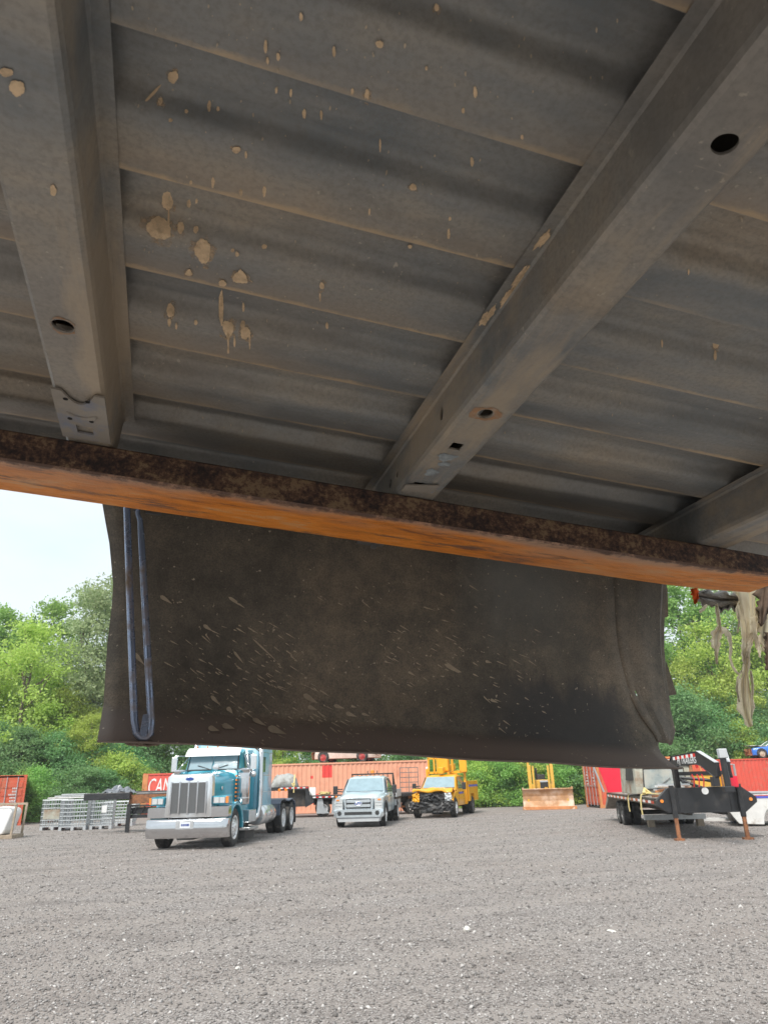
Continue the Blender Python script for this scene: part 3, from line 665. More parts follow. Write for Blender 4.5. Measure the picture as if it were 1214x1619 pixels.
pn2 = MB(); pn2.grid([[LB(a, -0.015-pprof(c)+0.945, c) for a in np.linspace(-1.15, 1.24, 20)] for c in (0.085, 0.10, 0.12, 0.15, 0.2, 0.3, 0.4, 0.55, 0.7, 1.04)]); pn2.build('bedside_panel', M['panel'], bed, auto=50, solid=0.0022)  # near-side bedside, out of view, added to block light from behind
cpst = MB(); cpst.bb(1.17-BO[0], 1.24-BO[0], 1.32-BO[1], 1.44-BO[1], 0.56-BO[2], 1.035-BO[2]); cpst.build('corner_post', M['panel'], bed, bevel=0.006)
# spray of mud on the panel
ps = MB()
def streak(x, y, L_, w_, ang):
    n = 7; P = []
    d = (math.cos(ang), math.sin(ang)); q = (-d[1], d[0])
    prof = [(0, 0.25), (0.12, 0.9), (0.3, 1.0), (0.5, 0.75), (0.75, 0.4), (1.0, 0.05)]
    up_ = [(x+d[0]*L_*t+q[0]*w_*k*random.uniform(0.8, 1.15), y+d[1]*L_*t+q[1]*w_*k) for t, k in prof]
    dn = [(x+d[0]*L_*t-q[0]*w_*k*random.uniform(0.8, 1.15), y+d[1]*L_*t-q[1]*w_*k) for t, k in prof]
    A = [LB(*hit_panel(*p)) for p in up_]; B = [LB(*hit_panel(*p)) for p in dn]; ps.grid([A, B])
for s in ((254, 942, 20, 4.5, .6), (362, 944, 28, 3.5, .6), (401, 948, 40, 3.5, .52), (212, 1032, 24, 5, .85), (480, 1098, 24, 6, .55), (487, 1117, 14, 4.5, .35), (528, 1115, 16, 4, .3), (547, 1127, 16, 4.5, .35), (575, 1098, 40, 5, .45), 
          (400, 1136, 22, 5, .5), (424, 1150, 28, 8, .35), (546, 1099, 14, 3.5, .35), (703, 1050, 40, 4.5, .5), (722, 1090, 24, 3.5, .45), (555, 1116, 8, 2.5, .3), (572, 1128, 12, 3, .3), (630, 1115, 12, 3, .3), (767, 1045, 10, 3, .3), (775, 1106, 12, 3, .4),
          (470, 1000, 60, 1.8, .62), (400, 1010, 50, 1.8, .75), (370, 1030, 22, 3, .9), (468, 995, 18, 2.5, .5), (410, 975, 26, 2.5, .55), (592, 1012, 16, 2.5, .6), (575, 1030, 14, 2.5, .5), (645, 1062, 12, 2.5, .5), (334, 1100, 20, 4, .8), (360, 1118, 12, 5, .9),
          (330, 1150, 16, 6, .3), (352, 1146, 18, 6, .3), (618, 1155, 14, 2, .6), (500, 1056, 14, 2, .5), (322, 988, 16, 4, .6), (325, 1003, 12, 1.5, .9)): streak(s[0], s[1], s[2]*1.1, s[3]*0.72, s[4])
for _ in range(480):
    t = random.random(); x = random.gauss(530, 190); y = random.gauss(1070, 70)
    if not (255 < x < 860 and 900 < y < 1185): continue
    streak(x, y, random.uniform(3, 18)*(0.4+random.random()), random.uniform(0.4, 1.2), random.gauss(0.52, 0.12))
for _ in range(70):
    x = random.uniform(240, 900); y = random.uniform(850, 1190); streak(x, y, random.uniform(2, 5), random.uniform(0.5, 1.0), random.random()*3)
tag(ps.build('mud_spray', M['panelmud'], panel), 'slanting flecks of dried mud sprayed over the panel', None, kind='stuff')
# bent rod loop in front of the panel with its bracket and caked mud
def PP(x, y, b): r = ax(x, y); return np.array(LB(*(r*(b/r[1]))))
rod = MB(); pth = [PP(193, 690, 1.36), PP(201, 800, 1.36), PP(207, 980, 1.363), PP(213, 1140, 1.365), PP(216, 1158, 1.365), PP(223, 1166, 1.366), PP(231, 1167, 1.366), PP(238, 1160, 1.366), PP(239.5, 1140, 1.365), PP(231, 980, 1.363), PP(224, 850, 1.36), PP(222, 822, 1.36), PP(218, 812, 1.358), PP(221, 790, 1.352), PP(216, 690, 1.35)]
rod.tube([tuple(p) for p in pth], [0.0064]*10+[0.006, 0.005, 0.004, 0.005, 0.005], 12)
rdo = rod.build('support_rod', M['rod'], bed, smooth=True)
tb = MB(); tb.prism([(-0.006, 0), (0.006, 0), (0.006, 0.035), (0.002, 0.04), (-0.006, 0.038)], -0.002, 0.002, 'y'); t_ = tb.build('anchor_tab', M['rod'], rdo); t_.location = PP(226, 1166, 1.362)
cd = MB(); bm = bmesh.new(); bmesh.ops.create_icosphere(bm, subdivisions=4, radius=1)
for v in bm.verts:
    k = 0.75+0.25*math.sin(v.co.x*7)*math.sin(v.co.y*9+1)+0.22*math.sin(v.co.x*17+v.co.z*11)*math.sin(v.co.y*15)
    v.co = Vector((v.co.x*0.036*k, v.co.y*0.02*k, v.co.z*0.0075*k))
me = bpy.data.meshes.new('caked_mud'); bm.to_mesh(me); bm.free(); o = obj('caked_mud', me, M['clod'], bed); o.location = PP(226, 1174, 1.385); o.rotation_euler = (0, -0.05, 0)
cp = MB(); cp.box((0, 0, 0), (0.012, 0.006, 0.018)); cp.box((0.03, 0.01, -0.003), (0.03, 0.004, 0.004)); o = cp.build('rod_clip', M['rim_dark'], bed); o.location = PP(218, 803, 1.37)
tb = MB(); tb.box((0, 0, 0), (0.05, 0.02, 0.005)); tb.lathe([(0.006, -0.006), (0.006, 0.006)], (0.006, 0, -0.004), 'z', 10); o = tb.build('seat_bolt_plate', M['rim_dark'], bed); o.location = PP(586, 858, 1.24)

# ---------------------------------------------------------------- lifting fork
def fork_mats():
    m, nt, b = new_mat('dark scaled rust'); tcn = _n(nt, 'ShaderNodeTexCoord'); v = tcn.outputs['Object']
    n1 = noise(nt, 20, 8, 0.78, v, (0.8, 1, 1)); n2 = noise(nt, 110, 6, 0.75, v)
    f = math_(nt, 'ADD', math_(nt, 'MULTIPLY', n1, 0.55), math_(nt, 'MULTIPLY', n2, 0.45))
    c = ramp(nt, f, [(0.40, (0.016, 0.014, 0.014)), (0.47, (0.055, 0.03, 0.024)), (0.52, (0.12, 0.065, 0.04)), (0.58, (0.24, 0.165, 0.095)), (0.68, (0.15, 0.08, 0.04))])
    nt.links.new(c, b.inputs['Base Color']); b.inputs['Roughness'].default_value = 0.75; bump(nt, b, f, 0.6, 0.006)
    m2, nt, b = new_mat('orange worn rust'); tcn = _n(nt, 'ShaderNodeTexCoord'); v = tcn.outputs['Object']
    s1 = noise(nt, 3.0, 8, 0.65, v, (2.0, 6, 6), 0.6); s2 = noise(nt, 2.2, 5, 0.6, v, (0.8, 2.5, 1)); s3 = noise(nt, 60, 5, 0.7, v, (0.35, 1.6, 1))
    f = math_(nt, 'ADD', math_(nt, 'MULTIPLY', s1, 0.6), math_(nt, 'MULTIPLY', s3, 0.4))
    c = ramp(nt, f, [(0.36, (0.26, 0.09, 0.03)), (0.44, (0.60, 0.19, 0.025)), (0.54, (0.80, 0.27, 0.03)), (0.66, (0.70, 0.38, 0.17))])
    c = mixc(nt, ramp(nt, s2, [(0.5, (0, 0, 0)), (0.7, (0.7, 0.7, 0.7))]), c, (0.55, 0.33, 0.21))
    dk = noise(nt, 7, 7, 0.78, v, (0.7, 5, 4)); c = mixc(nt, ramp(nt, dk, [(0.545, (0, 0, 0)), (0.62, (0.85, 0.85, 0.85))]), c, (0.17, 0.095, 0.065))
    sx = _n(nt, 'ShaderNodeSeparateXYZ'); nt.links.new(v, sx.inputs[0]); nb_ = noise(nt, 4, 6, 0.7, v, (0.6, 2, 1))
    bd = math_(nt, 'ADD', math_(nt, 'ADD', sx.outputs[1], 0.5), math_(nt, 'MULTIPLY', math_(nt, 'SUBTRACT', nb_, 0.5), 0.12))
    c = mixc(nt, ramp(nt, bd, [(0.445, (0.8, 0.8, 0.8)), (0.475, (0, 0, 0))]), c, (0.46, 0.30, 0.21))
    bd2 = math_(nt, 'ADD', math_(nt, 'ADD', sx.outputs[1], 0.5), math_(nt, 'MULTIPLY', math_(nt, 'SUBTRACT', noise(nt, 26, 6, 0.75, v), 0.5), 0.07))
    c = mixc(nt, ramp(nt, bd2, [(0.440, (0.95, 0.95, 0.95)), (0.452, (0, 0, 0))]), c, (0.09, 0.05, 0.035))
    scr = noise(nt, 9, 4, 0.6, v, (0.5, 26, 8)); c = mixc(nt, ramp(nt, scr, [(0.66, (0, 0, 0)), (0.72, (0.6, 0.6, 0.6))]), c, (0.72, 0.55, 0.38))
    nt.links.new(c, b.inputs['Base Color']); b.inputs['Roughness'].default_value = 0.55; bump(nt, b, math_(nt, 'ADD', f, noise(nt, 140, 5, 0.7, v)), 0.5, 0.004)
    return m, m2
fm1, fm2 = fork_mats()
FO = (-0.2, 1.09, 0.4775)
fork = bed_frame('lifting_fork', 'long steel fork blade with rusty orange underside carrying the raised pickup bed', 'fork', FO)
def LF(a, b, c): return (a-FO[0], b-FO[1], c-FO[2])
f_ = MB(); secs = []
for a in list(np.linspace(-1.5, 0.9, 20))+[1.0, 1.06, 1.10]:
    th = float(np.interp(a, [-1.5, 0.0, 0.95, 1.10], [0.052, 0.047, 0.044, 0.036])); bw = float(np.interp(a, [1.0, 1.10], [0.0, 0.004]))
    y0, y1 = 1.028+bw, 1.152-bw; cv = 0.003
    ring = [(y0, 0.4772-cv), (y0, 0.4772-th+cv), (y0+cv, 0.4772-th), (y1-cv, 0.4772-th), (y1, 0.4772-th+cv), (y1, 0.4772-cv), (y1-cv, 0.4772), (y0+cv, 0.4772)]
    secs.append([LF(a, b, c) for b, c in ring])
n = 8; vs = [p for s in secs for p in s]; fs = [(i*n+k, i*n+(k+1) % n, (i+1)*n+(k+1) % n, (i+1)*n+k) for i in range(len(secs)-1) for k in range(n)]
fs += [tuple(range(n-1, -1, -1)), tuple((len(secs)-1)*n+k for k in range(n))]
f_.add(vs, fs); me = f_.mesh('blade'); me.materials.append(fm1); me.materials.append(fm2)
for p in me.polygons:
    if p.normal.z < -0.6: p.material_index = 1
obj('blade', me, None, fork)
sh = MB(); sh.bb(-1.56-FO[0], -1.503-FO[0], 1.028-FO[1], 1.152-FO[1], 0.425-FO[2], 1.3-FO[2]); sh.build('shank', fm1, fork, bevel=0.004)

# ---------------------------------------------------------------- torn material hanging at the bed end
M['rag'] = pm('dirty off-white torn liner', (0.97, 0.89, 0.76), 0.9, var=0.08, scale=18, dirt=(0.78, 0.66, 0.52), dirt_amt=0.2, dscale=14, bmp=0.5, bscale=90)
M['raggrey'] = pm('grey matted liner', (0.26, 0.24, 0.215), 0.95, var=0.3, scale=30, bmp=0.8, bscale=90)
M['ragorange'] = pm('orange rag', (0.75, 0.14, 0.02), 0.8, var=0.3, scale=60)
M['ragbrown'] = pm('dark brown shreds', (0.10, 0.07, 0.05), 0.95, var=0.5, scale=40)
def translucent(m, f):
    nt = m.node_tree; b = nt.nodes['Principled BSDF']; tr = _n(nt, 'ShaderNodeBsdfTranslucent'); src = b.inputs['Base Color'].links[0].from_socket; nt.links.new(src, tr.inputs[0])
    ms = _n(nt, 'ShaderNodeMixShader'); ms.inputs[0].default_value = f; nt.links.new(b.outputs[0], ms.inputs[1]); nt.links.new(tr.outputs[0], ms.inputs[2]); nt.links.new(ms.outputs[0], nt.nodes['Material Output'].inputs[0])
translucent(M['rag'], 0.75); translucent(M['ragorange'], 0.4)
rag = bed_frame('torn_liner', 'torn dirty off-white liner hanging in shreds beyond the fork tip', 'torn liner', (1.3, 1.45, 0.5))
RO = np.array((1.3, 1.45, 0.5))
def RP(x, y, b): r = ax(x, y); return r*(b/r[1])-RO
def ribbon(pts, b, mat, name, wr=0.006, cols=9, twist=0.0, solid=0.0018, seed=0):
    """pts: (px, py, half width px)"""
    rr = random.Random(seed); n = 26; P = []
    xs = np.linspace(0, len(pts)-1, n); ar = np.array(pts, float)
    rows = []
    ph = [rr.random()*6 for _ in range(4)]
    for i, s in enumerate(xs):
        c = [np.interp(s, range(len(pts)), ar[:, k]) for k in range(3)]
        c2 = [np.interp(min(s+0.3, len(pts)-1), range(len(pts)), ar[:, k]) for k in range(3)]; c1 = [np.interp(max(s-0.3, 0), range(len(pts)), ar[:, k]) for k in range(3)]
        d = np.array([c2[0]-c1[0], c2[1]-c1[1]]); d /= (np.linalg.norm(d)+1e-6); q = np.array([-d[1], d[0]])
        row = []
        for j in range(cols):
            t = j/(cols-1)*2-1; wj = c[2]*(1+0.3*math.sin(i*1.9+ph[0])*(abs(t) > 0.9)*(1 if t > 0 else math.sin(i*2.7+ph[3]))+0.2*math.sin(i*0.9+ph[1])*(abs(t) > 0.7))
            bb_ = b + wr*math.sin(t*7+ph[2]+i*0.12)+wr*0.6*math.sin(t*13+i*0.3+ph[3]) + twist*t*0.02*math.sin(i*0.25)
            row.append(tuple(RP(c[0]+q[0]*wj*t, c[1]+q[1]*wj*t, bb_)))
        rows.append(row)
    mb = MB(); mb.grid(rows); return mb.build(name, mat, rag, smooth=True, solid=solid)
ribbon([(1176, 925, 22), (1180, 950, 18), (1183, 985, 13), (1184, 1010, 9), (1181, 1025, 5.5), (1179, 1045, 5), (1178, 1060, 4), (1176, 1075, 9), (1176, 1100, 11), (1179, 1125, 10), (1183, 1142, 7), (1186, 1149, 3)], 1.450, M['rag'], 'hanging_strip', 0.008, 13, seed=3)
ribbon([(1168, 955, 3), (1174, 985, 4), (1177, 1010, 4), (1174, 1030, 3), (1178, 1050, 3)], 1.445, M['rag'], 'hanging_strip', 0.002, 5, seed=4)
ribbon([(1188, 1000, 4), (1184, 1020, 4), (1180, 1040, 3)], 1.440, M['rag'], 'hanging_strip', 0.003, 5, seed=5)
ribbon([(1132, 955, 2.5), (1135, 980, 2.2), (1137, 993, 4), (1131, 1006, 9), (1131, 1018, 7), (1132, 1030, 3), (1132.5, 1050, 0.8)], 1.450, M['rag'], 'hanging_shred', 0.004, 7, seed=6)
ribbon([(1138, 995, 4), (1147, 998, 5), (1152, 1005, 3), (1155, 1025, 2), (1153, 1040, 1.6), (1158, 1055, 1.6), (1167, 1066, 1.4)], 1.450, M['rag'], 'hanging_shred', 0.002, 5, seed=7)
ribbon([(1105, 968, 1.5), (1112, 962, 2.5), (1117, 956, 1.5)], 1.450, M['rag'], 'hanging_shred', 0.002, 5, seed=8)
ribbon([(1100, 940, 6), (1115, 945, 11), (1140, 950, 13), (1160, 951, 12), (1175, 950, 8)], 1.480, M['raggrey'], 'matted_roll', 0.012, 11, solid=0.006, seed=9)
ribbon([(1096, 930, 6), (1099, 942, 5), (1099, 950, 3), (1098, 955, 1)], 1.450, M['ragorange'], 'orange_scrap', 0.003, 6, seed=10)
ribbon([(1215, 920, 22), (1210, 945, 16), (1206, 965, 9), (1203, 985, 4), (1202, 990, 1)], 1.420, M['ragbrown'], 'dark_shred', 0.01, 9, seed=11)
ribbon([(1212, 960, 14), (1210, 985, 12), (1206, 1010, 8), (1208, 1030, 3)], 1.440, M['rag'], 'hanging_strip', 0.006, 9, seed=12)
ribbon([(1214, 1000, 6), (1213, 1030, 4), (1212, 1060, 3)], 1.430, M['ragbrown'], 'dark_shred', 0.006, 7, seed=13)

for i_, pts in enumerate(([(1196, 960, 4), (1197, 985, 3), (1193, 1005, 2.2), (1195, 1025, 1)], [(1190, 975, 5), (1192, 1000, 3.5), (1199, 1025, 3), (1201, 1040, 1)], [(1166, 960, 1.4), (1168, 985, 1.2), (1165, 1000, 0.6)], [(1172, 1060, 1.2), (1166, 1072, 1.6), (1164, 1090, 1.2), (1168, 1110, 0.6)], [(1186, 1060, 1.5), (1189, 1085, 2), (1188, 1110, 1.2), (1191, 1120, 0.6)])):
    ribbon(pts, 1.438-0.004*i_, M['rag'], 'hanging_shred', 0.003, 5, seed=20+i_)
# ---------------------------------------------------------------- wheels
_wm = {}
def wheel_meshes(r, w, rim, style):
    key = (round(r, 3), round(w, 3), rim, style)
    if key in _wm: return _wm[key]
    t = MB(); rr = r*0.60
    t.lathe([(rr, -w*0.42), (rr*1.12, -w*0.5), (r*0.93, -w*0.5), (r*0.985, -w*0.42), (r, -w*0.3), (r, w*0.3), (r*0.985, w*0.42), (r*0.93, w*0.5), (rr*1.12, w*0.5), (rr, w*0.42)], axis='x', n=36, cap=False)
    # tread grooves as raised blocks round the crown
    for i in range(36):
        a = 2*math.pi*(i+0.5)/36
        for x in (-0.3, 0, 0.3):
            c = Vector((x*w, math.cos(a)*r*1.0, math.sin(a)*r*1.0)); t.box(c, (w*0.22, 0.012, 2*math.pi*r/36*0.72), rot=(a, 0, 0))
    tm = t.mesh('tyre', True); tm.materials.append(M['tyre'])
    try: tm.set_sharp_from_angle(angle=R(35))
    except Exception: pass
    h = MB(); s = w*0.5
    if style == 'dish':       # deep dished (dual) wheel
        h.lathe([(rr*1.06, s*0.98), (rr*0.96, s*0.96), (rr*0.92, s*0.2), (rr*0.55, s*0.05), (rr*0.42, s*0.2), (rr*0.40, s*0.8), (rr*0.3, s*0.95), (0.01, s*0.97)], axis='x', n=28, cap=False)
    else:
        h.lathe([(rr*1.06, s*0.98), (rr*0.96, s*0.98), (rr*0.9, s*0.62), (rr*0.6, s*0.8), (rr*0.5, s*1.0), (rr*0.36, s*1.08), (rr*0.3, s*1.3), (0.01, s*1.34)], axis='x', n=28, cap=False)
    h.lathe([(rr*0.98, -s*0.9), (0.02, -s*0.85)], axis='x', n=20, cap=False)
    for i in range(10):
        a = 2*math.pi*i/10; xs = s*0.92 if style != 'dish' else s*0.2
        h.lathe([(0.018, xs), (0.018, xs+0.03), (0.001, xs+0.032)], (0, math.cos(a)*rr*0.55, math.sin(a)*rr*0.55), 'x', 6, False)
    hm = h.mesh('wheel', True); hm.materials.append(M[rim])
    try: hm.set_sharp_from_angle(angle=R(40))
    except Exception: pass
    hh = MB()
    if style != 'dish':
        for i in range(10):
            a = 2*math.pi*(i+0.5)/10; hh.lathe([(rr*0.085, s*0.76), (rr*0.085, s*0.80)], (0, math.cos(a)*rr*0.75, math.sin(a)*rr*0.75), 'x', 10)
    hd = hh.mesh('hand_hole') if hh.v else None
    if hd: hd.materials.append(M['blackplas'])
    _wm[key] = (hm, tm, hd); return _wm[key]
def wheel(parent, x, y, r, w, rim='rim', style='flat', z=None, steer=0.0):
    hm, tm, hd = wheel_meshes(r, w, rim, style)
    o = obj('wheel', hm, None, parent); o.location = (x, y, r if z is None else z)
    o.rotation_euler = (0, 0, (0 if x > 0 else math.pi)+steer)
    obj('tyre', tm, None, o)
    if hd: obj('hand_holes', hd, None, o)['kind'] = 'stuff'
    return o
def mirror_x(pts): return [(-x, y, z) for x, y, z in pts]

# ---------------------------------------------------------------- teal conventional semi tractor
def semi():
    p = G(306, 1341); t = thing('semi_truck', 'teal long-nosed semi truck with chrome bumper and tall grille', 'truck', (p.x, p.y+0.35, 0), R(-5.2))
    P = lambda mb, name, mat, par=t, **k: mb.build(name, M[mat], par, **k)
    fr = MB(); [fr.bb(s*0.43-0.05, s*0.43+0.05, -0.7, 8.1, 0.68, 0.93) for s in (-1, 1)]; [fr.bb(-0.4, 0.4, y, y+0.1, 0.7, 0.9) for y in (0.2, 2.5, 5.0, 7.9)]; P(fr, 'chassis_rail', 'frame')
    ax_ = MB(); [ax_.tube([(-1.0, y, 0.5), (1.0, y, 0.5)], 0.08) for y in (0, 6.0, 7.35)]; ax_.box((0, 6.0, 0.52), (0.4, 0.4, 0.4)); ax_.box((0, 7.35, 0.52), (0.4, 0.4, 0.4)); P(ax_, 'axle', 'frame', each=True)
    bp = MB(); xs = [-1.22, -1.215, -1.2, -1.15, -1.05, -0.8, -0.4, 0, 0.4, 0.8, 1.05, 1.15, 1.2, 1.215, 1.22]; ends = {0: -0.72, 1: -0.86, 2: -0.915, 3: -0.955, 4: -0.98, 14: -0.72, 13: -0.86, 12: -0.915, 11: -0.955, 10: -0.98}
    bp.grid([[(x, ends.get(i, -0.99)-0.055*(1-((z-0.56)/0.25)**2) + (0.03 if abs(z-0.56) > 0.24 else 0), z) for i, x in enumerate(xs)] for z in (0.31, 0.32, 0.38, 0.45, 0.52, 0.60, 0.67, 0.74, 0.80, 0.81)])
    b = P(bp, 'bumper', 'chrome', smooth=True, solid=0.02)
    pl = MB(); pl.box((-0.02, -1.055, 0.66), (0.52, 0.02, 0.22)); P(pl, 'plate_bracket', 'polish', b)
    pl = MB(); pl.box((0.0, -1.07, 0.66), (0.30, 0.008, 0.15)); P(pl, 'licence_plate', 'plate', b)
    pl = MB(); [pl.box((x, -1.076, 0.66), (0.035, 0.004, 0.06)) for x in (-0.09, -0.04, 0.01, 0.06, 0.1)]; P(pl, 'plate_characters', 'logo', b)
    # radiator shell
    g = MB(); g.loft([(-0.93, [(0, 1.98), (0.55, 1.98), (0.62, 1.93), (0.64, 1.85), (0.66, 0.86), (0, 0.86)]), (-0.90, [(0, 2.02), (0.58, 2.02), (0.66, 1.97), (0.68, 1.86), (0.70, 0.84), (0, 0.84)]), (-0.66, [(0, 2.04), (0.58, 2.04), (0.66, 1.99), (0.68, 1.88), (0.70, 0.84), (0, 0.84)])])
    sh = P(g, 'radiator_shell', 'polish', auto=40, bevel=0.01)
    g = MB(); g.bb(-0.52, 0.54, -0.95, -0.934, 0.97, 1.80); P(g, 'grille', 'grille', sh)
    for x in (-0.53, -0.27, 0.0, 0.27, 0.53):
        g = MB(); g.bb(x-0.022, x+0.022, -0.972, -0.951, 0.93, 1.83); P(g, 'grille_bar', 'chrome', sh)
    for i in range(26):
        pass
    g = MB(); [g.bb(-0.51, 0.51, -0.956, -0.951, z, z+0.012) for z in np.arange(0.99, 1.79, 0.032)]; gm = P(g, 'grille_mesh', 'grille', sh); gm['kind'] = 'stuff'
    em = MB(); em.lathe([(0.001, -0.012), (0.06, -0.01), (0.065, 0.0)], (0, 0, 0), 'y', 20); e = P(em, 'emblem', 'logo', sh); e.location = (0, -0.94, 1.9); e.scale = (1.9, 1, 0.7)
    # hood
    def hs(w, z, d=0.0): return [(0, z), (w*0.45, z-0.005), (w*0.72, z-0.04), (w*0.92, z-0.14), (w, z-0.32), (w+d, 1.05), (0, 1.05)]
    h = MB(); h.loft([(-0.655, hs(0.64, 2.0)), (-0.2, hs(0.68, 2.04)), (0.5, hs(0.76, 2.10)), (0.98, hs(0.83, 2.14)), (1.06, hs(0.84, 2.14))]); hd = P(h, 'hood', 'teal', auto=50)
    o = MB(); o.lathe([(0.06, 0), (0.055, 0.012), (0.001, 0.016)], (0, 0, 0), 'x', 16); e = P(o, 'hood_emblem', 'polish', hd); e.location = (0.715, -0.05, 1.62)
    # fenders over the steer wheels with headlamps
    for s in (-1, 1):
        f = MB(); pr = []
        for i in range(13):
            a = math.pi*(1.02-1.06*i/12); pr.append((math.cos(a)*0.68-0.02 if True else 0, 0.52+math.sin(a)*0.68))
        outer = [(-0.78, 0.86), (-0.78, 1.02)]+[(math.cos(math.pi*(0.86-0.9*i/12))*0.74, 0.54+math.sin(math.pi*(0.86-0.9*i/12))*0.70) for i in range(13)]
        inner = [(math.cos(math.pi*(0.92-0.95*i/12))*0.60, 0.54+math.sin(math.pi*(0.92-0.95*i/12))*0.60) for i in range(13)]
        poly = outer + inner[::-1]
        f.prism(poly, s*0.72, s*1.20, 'x'); fe = P(f, 'front_fender', 'teal', bevel=0.03, seg=3)
        hl = MB(); hl.loft([(-0.93, [(0, 0.10), (0.2, 0.10), (0.21, 0.08), (0.21, -0.1), (0.19, -0.12), (0, -0.12)]), (-0.45, [(0, 0.13), (0.22, 0.13), (0.23, 0.1), (0.23, -0.12), (0.21, -0.14), (0, -0.14)])]); q = P(hl, 'headlight_housing', 'teal', fe, bevel=0.01); q.location = (s*0.94, 0.02, 1.31)
        hl = MB(); hl.bb(-0.17, 0.17, -0.955, -0.935, -0.085, 0.07); q2 = P(hl, 'headlight', 'lens', q if False else fe); q2.location = (s*0.93, 0.02, 1.31)
        hl = MB(); [hl.bb(x-0.012, x+0.012, -0.962, -0.955, -0.085, 0.07) for x in (-0.17, 0, 0.17)]; q3 = P(hl, 'headlight_divider', 'chrome', fe, each=True); [setattr(w_, 'location', (s*0.93, 0.02, 1.31)) for w_ in q3]
        hl = MB(); hl.bb(-0.03, 0.03, -0.95, -0.83, -0.09, 0.09); q4 = P(hl, 'turn_signal', 'amber', fe); q4.location = (s*1.15, 0.02, 1.31)
        hb = MB(); hb.loft([(-0.90, [(0, 0.14), (0.24, 0.14), (0.26, 0.12), (0.26, -0.12), (0.24, -0.14), (0, -0.14)]), (-0.66, [(0, 0.16), (0.25, 0.16), (0.27, 0.13), (0.27, -0.12), (0.25, -0.14), (0, -0.14)])]); q = P(hb, 'fender_nose', 'chrome', fe, auto=40); q.location = (s*0.95, 0, 0.99)
        wheel(t, s*1.0, 0, 0.52, 0.29, 'rim', 'flat')
    # cab
    c = MB(); cs = lambda w, zt, zb, wt: [(0, zt), (wt*0.8, zt-0.01), (wt, zt-0.07), (w, 2.08), (w, zb+0.05), (w-0.05, zb), (0, zb)]
    c.loft([(1.06, cs(0.92, 2.16, 0.95, 0.84)), (1.10, cs(0.93, 2.20, 0.95, 0.85)), (1.34, cs(0.95, 2.74, 0.9, 0.86)), (1.7, cs(0.96, 2.86, 0.9, 0.87)), (2.5, cs(0.97, 2.88, 0.9, 0.88)), (2.62, cs(0.97, 2.88, 0.9, 0.88))]); cab = P(c, 'cab', 'teal', auto=50)
    for s in (-1, 1):
        ws = MB(); ws.add([(s*0.03, 1.095, 2.20), (s*0.80, 1.115, 2.20), (s*0.765, 1.30, 2.66), (s*0.03, 1.285, 2.67)], [(0, 1, 2, 3)]); P(ws, 'windscreen', 'glass_pale', cab, solid=0.012).location = (0, -0.028, 0)
        wf = MB(); wf.tube([(s*0.84, 1.075, 2.17), (s*0.80, 1.275, 2.70)], 0.022); wf.tube([(s*0.02, 1.065, 2.18), (s*0.84, 1.078, 2.17)], 0.02); P(wf, 'windscreen_seal', 'blackplas', cab)
        sw = MB(); sw.add([(s*0.962, 1.45, 2.12), (s*0.968, 2.25, 2.12), (s*0.905, 2.25, 2.66), (s*0.905, 1.55, 2.66)], [(0, 1, 2, 3)]); P(sw, 'side_window', 'glass', cab, solid=0.012)
        wp = MB(); wp.tube([(s*0.1, 1.06, 2.2), (s*0.5, 1.1, 2.32)], 0.012); P(wp, 'wiper', 'blackplas', cab)
        # air cleaner
        a = MB(); a.lathe([(0.17, 1.12), (0.21, 1.14), (0.215, 1.2), (0.215, 2.0), (0.21, 2.06), (0.225, 2.08), (0.225, 2.16), (0.18, 2.2), (0.02, 2.21)], (s*1.03, 1.08, 0.0), 'z', 28); ac = P(a, 'air_cleaner', 'chrome', auto=40)
        a = MB(); [a.lathe([(0.219, z), (0.219, z+0.04)], (s*1.03, 1.08, 0.0), 'z', 28) for z in (1.3, 1.9)]; P(a, 'band', 'polish', ac, each=True)
        a = MB(); [a.box((s*0.87, 0.86, z), (0.05, 0.035, 0.05)) for z in np.arange(1.25, 2.0, 0.12)]; P(a, 'marker_lamp', 'amber', ac, each=True)
        # mirror
        m_ = MB(); m_.tube([(s*0.90, 1.42, 2.62), (s*1.30, 1.18, 2.64), (s*1.30, 1.18, 2.05), (s*0.95, 1.42, 2.05)], 0.018); m_.tube([(s*0.92, 1.44, 2.6), (s*1.28, 1.18, 2.1)], 0.014); mr = P(m_, 'mirror_arm', 'chrome', smooth=True)
        m_ = MB(); m_.box((s*1.32, 1.18, 2.38), (0.19, 0.06, 0.46)); P(m_, 'mirror', 'polish', mr, bevel=0.02)
        m_ = MB(); m_.lathe([(0.001, -0.05), (0.08, -0.03), (0.10, 0.03), (0.001, 0.04)], (s*1.32, 1.17, 2.02), 'y', 18); P(m_, 'round_mirror', 'polish', mr, smooth=True)
        # step, battery box, tank, stack
        x_ = MB(); x_.bb(s*1.0-0.2, s*1.0+0.2, 1.35, 2.15, 0.58, 0.95); P(x_, 'battery_box', 'polish', bevel=0.02)
        x_ = MB(); x_.bb(s*1.05-0.2, s*1.05+0.2, 1.2, 2.3, 0.36, 0.44); P(x_, 'step', 'polish', bevel=0.01)
        x_ = MB(); x_.bb(s*0.85-0.25, s*0.85+0.25, 1.25, 2.3, 0.12, 0.36); P(x_, 'mud_guard', 'blackplas')
        x_ = MB(); x_.lathe([(0.02, 2.78), (0.28, 2.8), (0.32, 2.86), (0.32, 4.45), (0.28, 4.5), (0.02, 4.52)], (s*0.98, 0, 0.74), 'y', 28); ft = P(x_, 'fuel_tank', 'polish', auto=40)
        x_ = MB(); [x_.lathe([(0.327, y), (0.327, y+0.06)], (s*0.98, 0, 0.74), 'y', 28) for y in (3.1, 4.1)]; P(x_, 'tank_strap', 'chrome', ft, each=True)
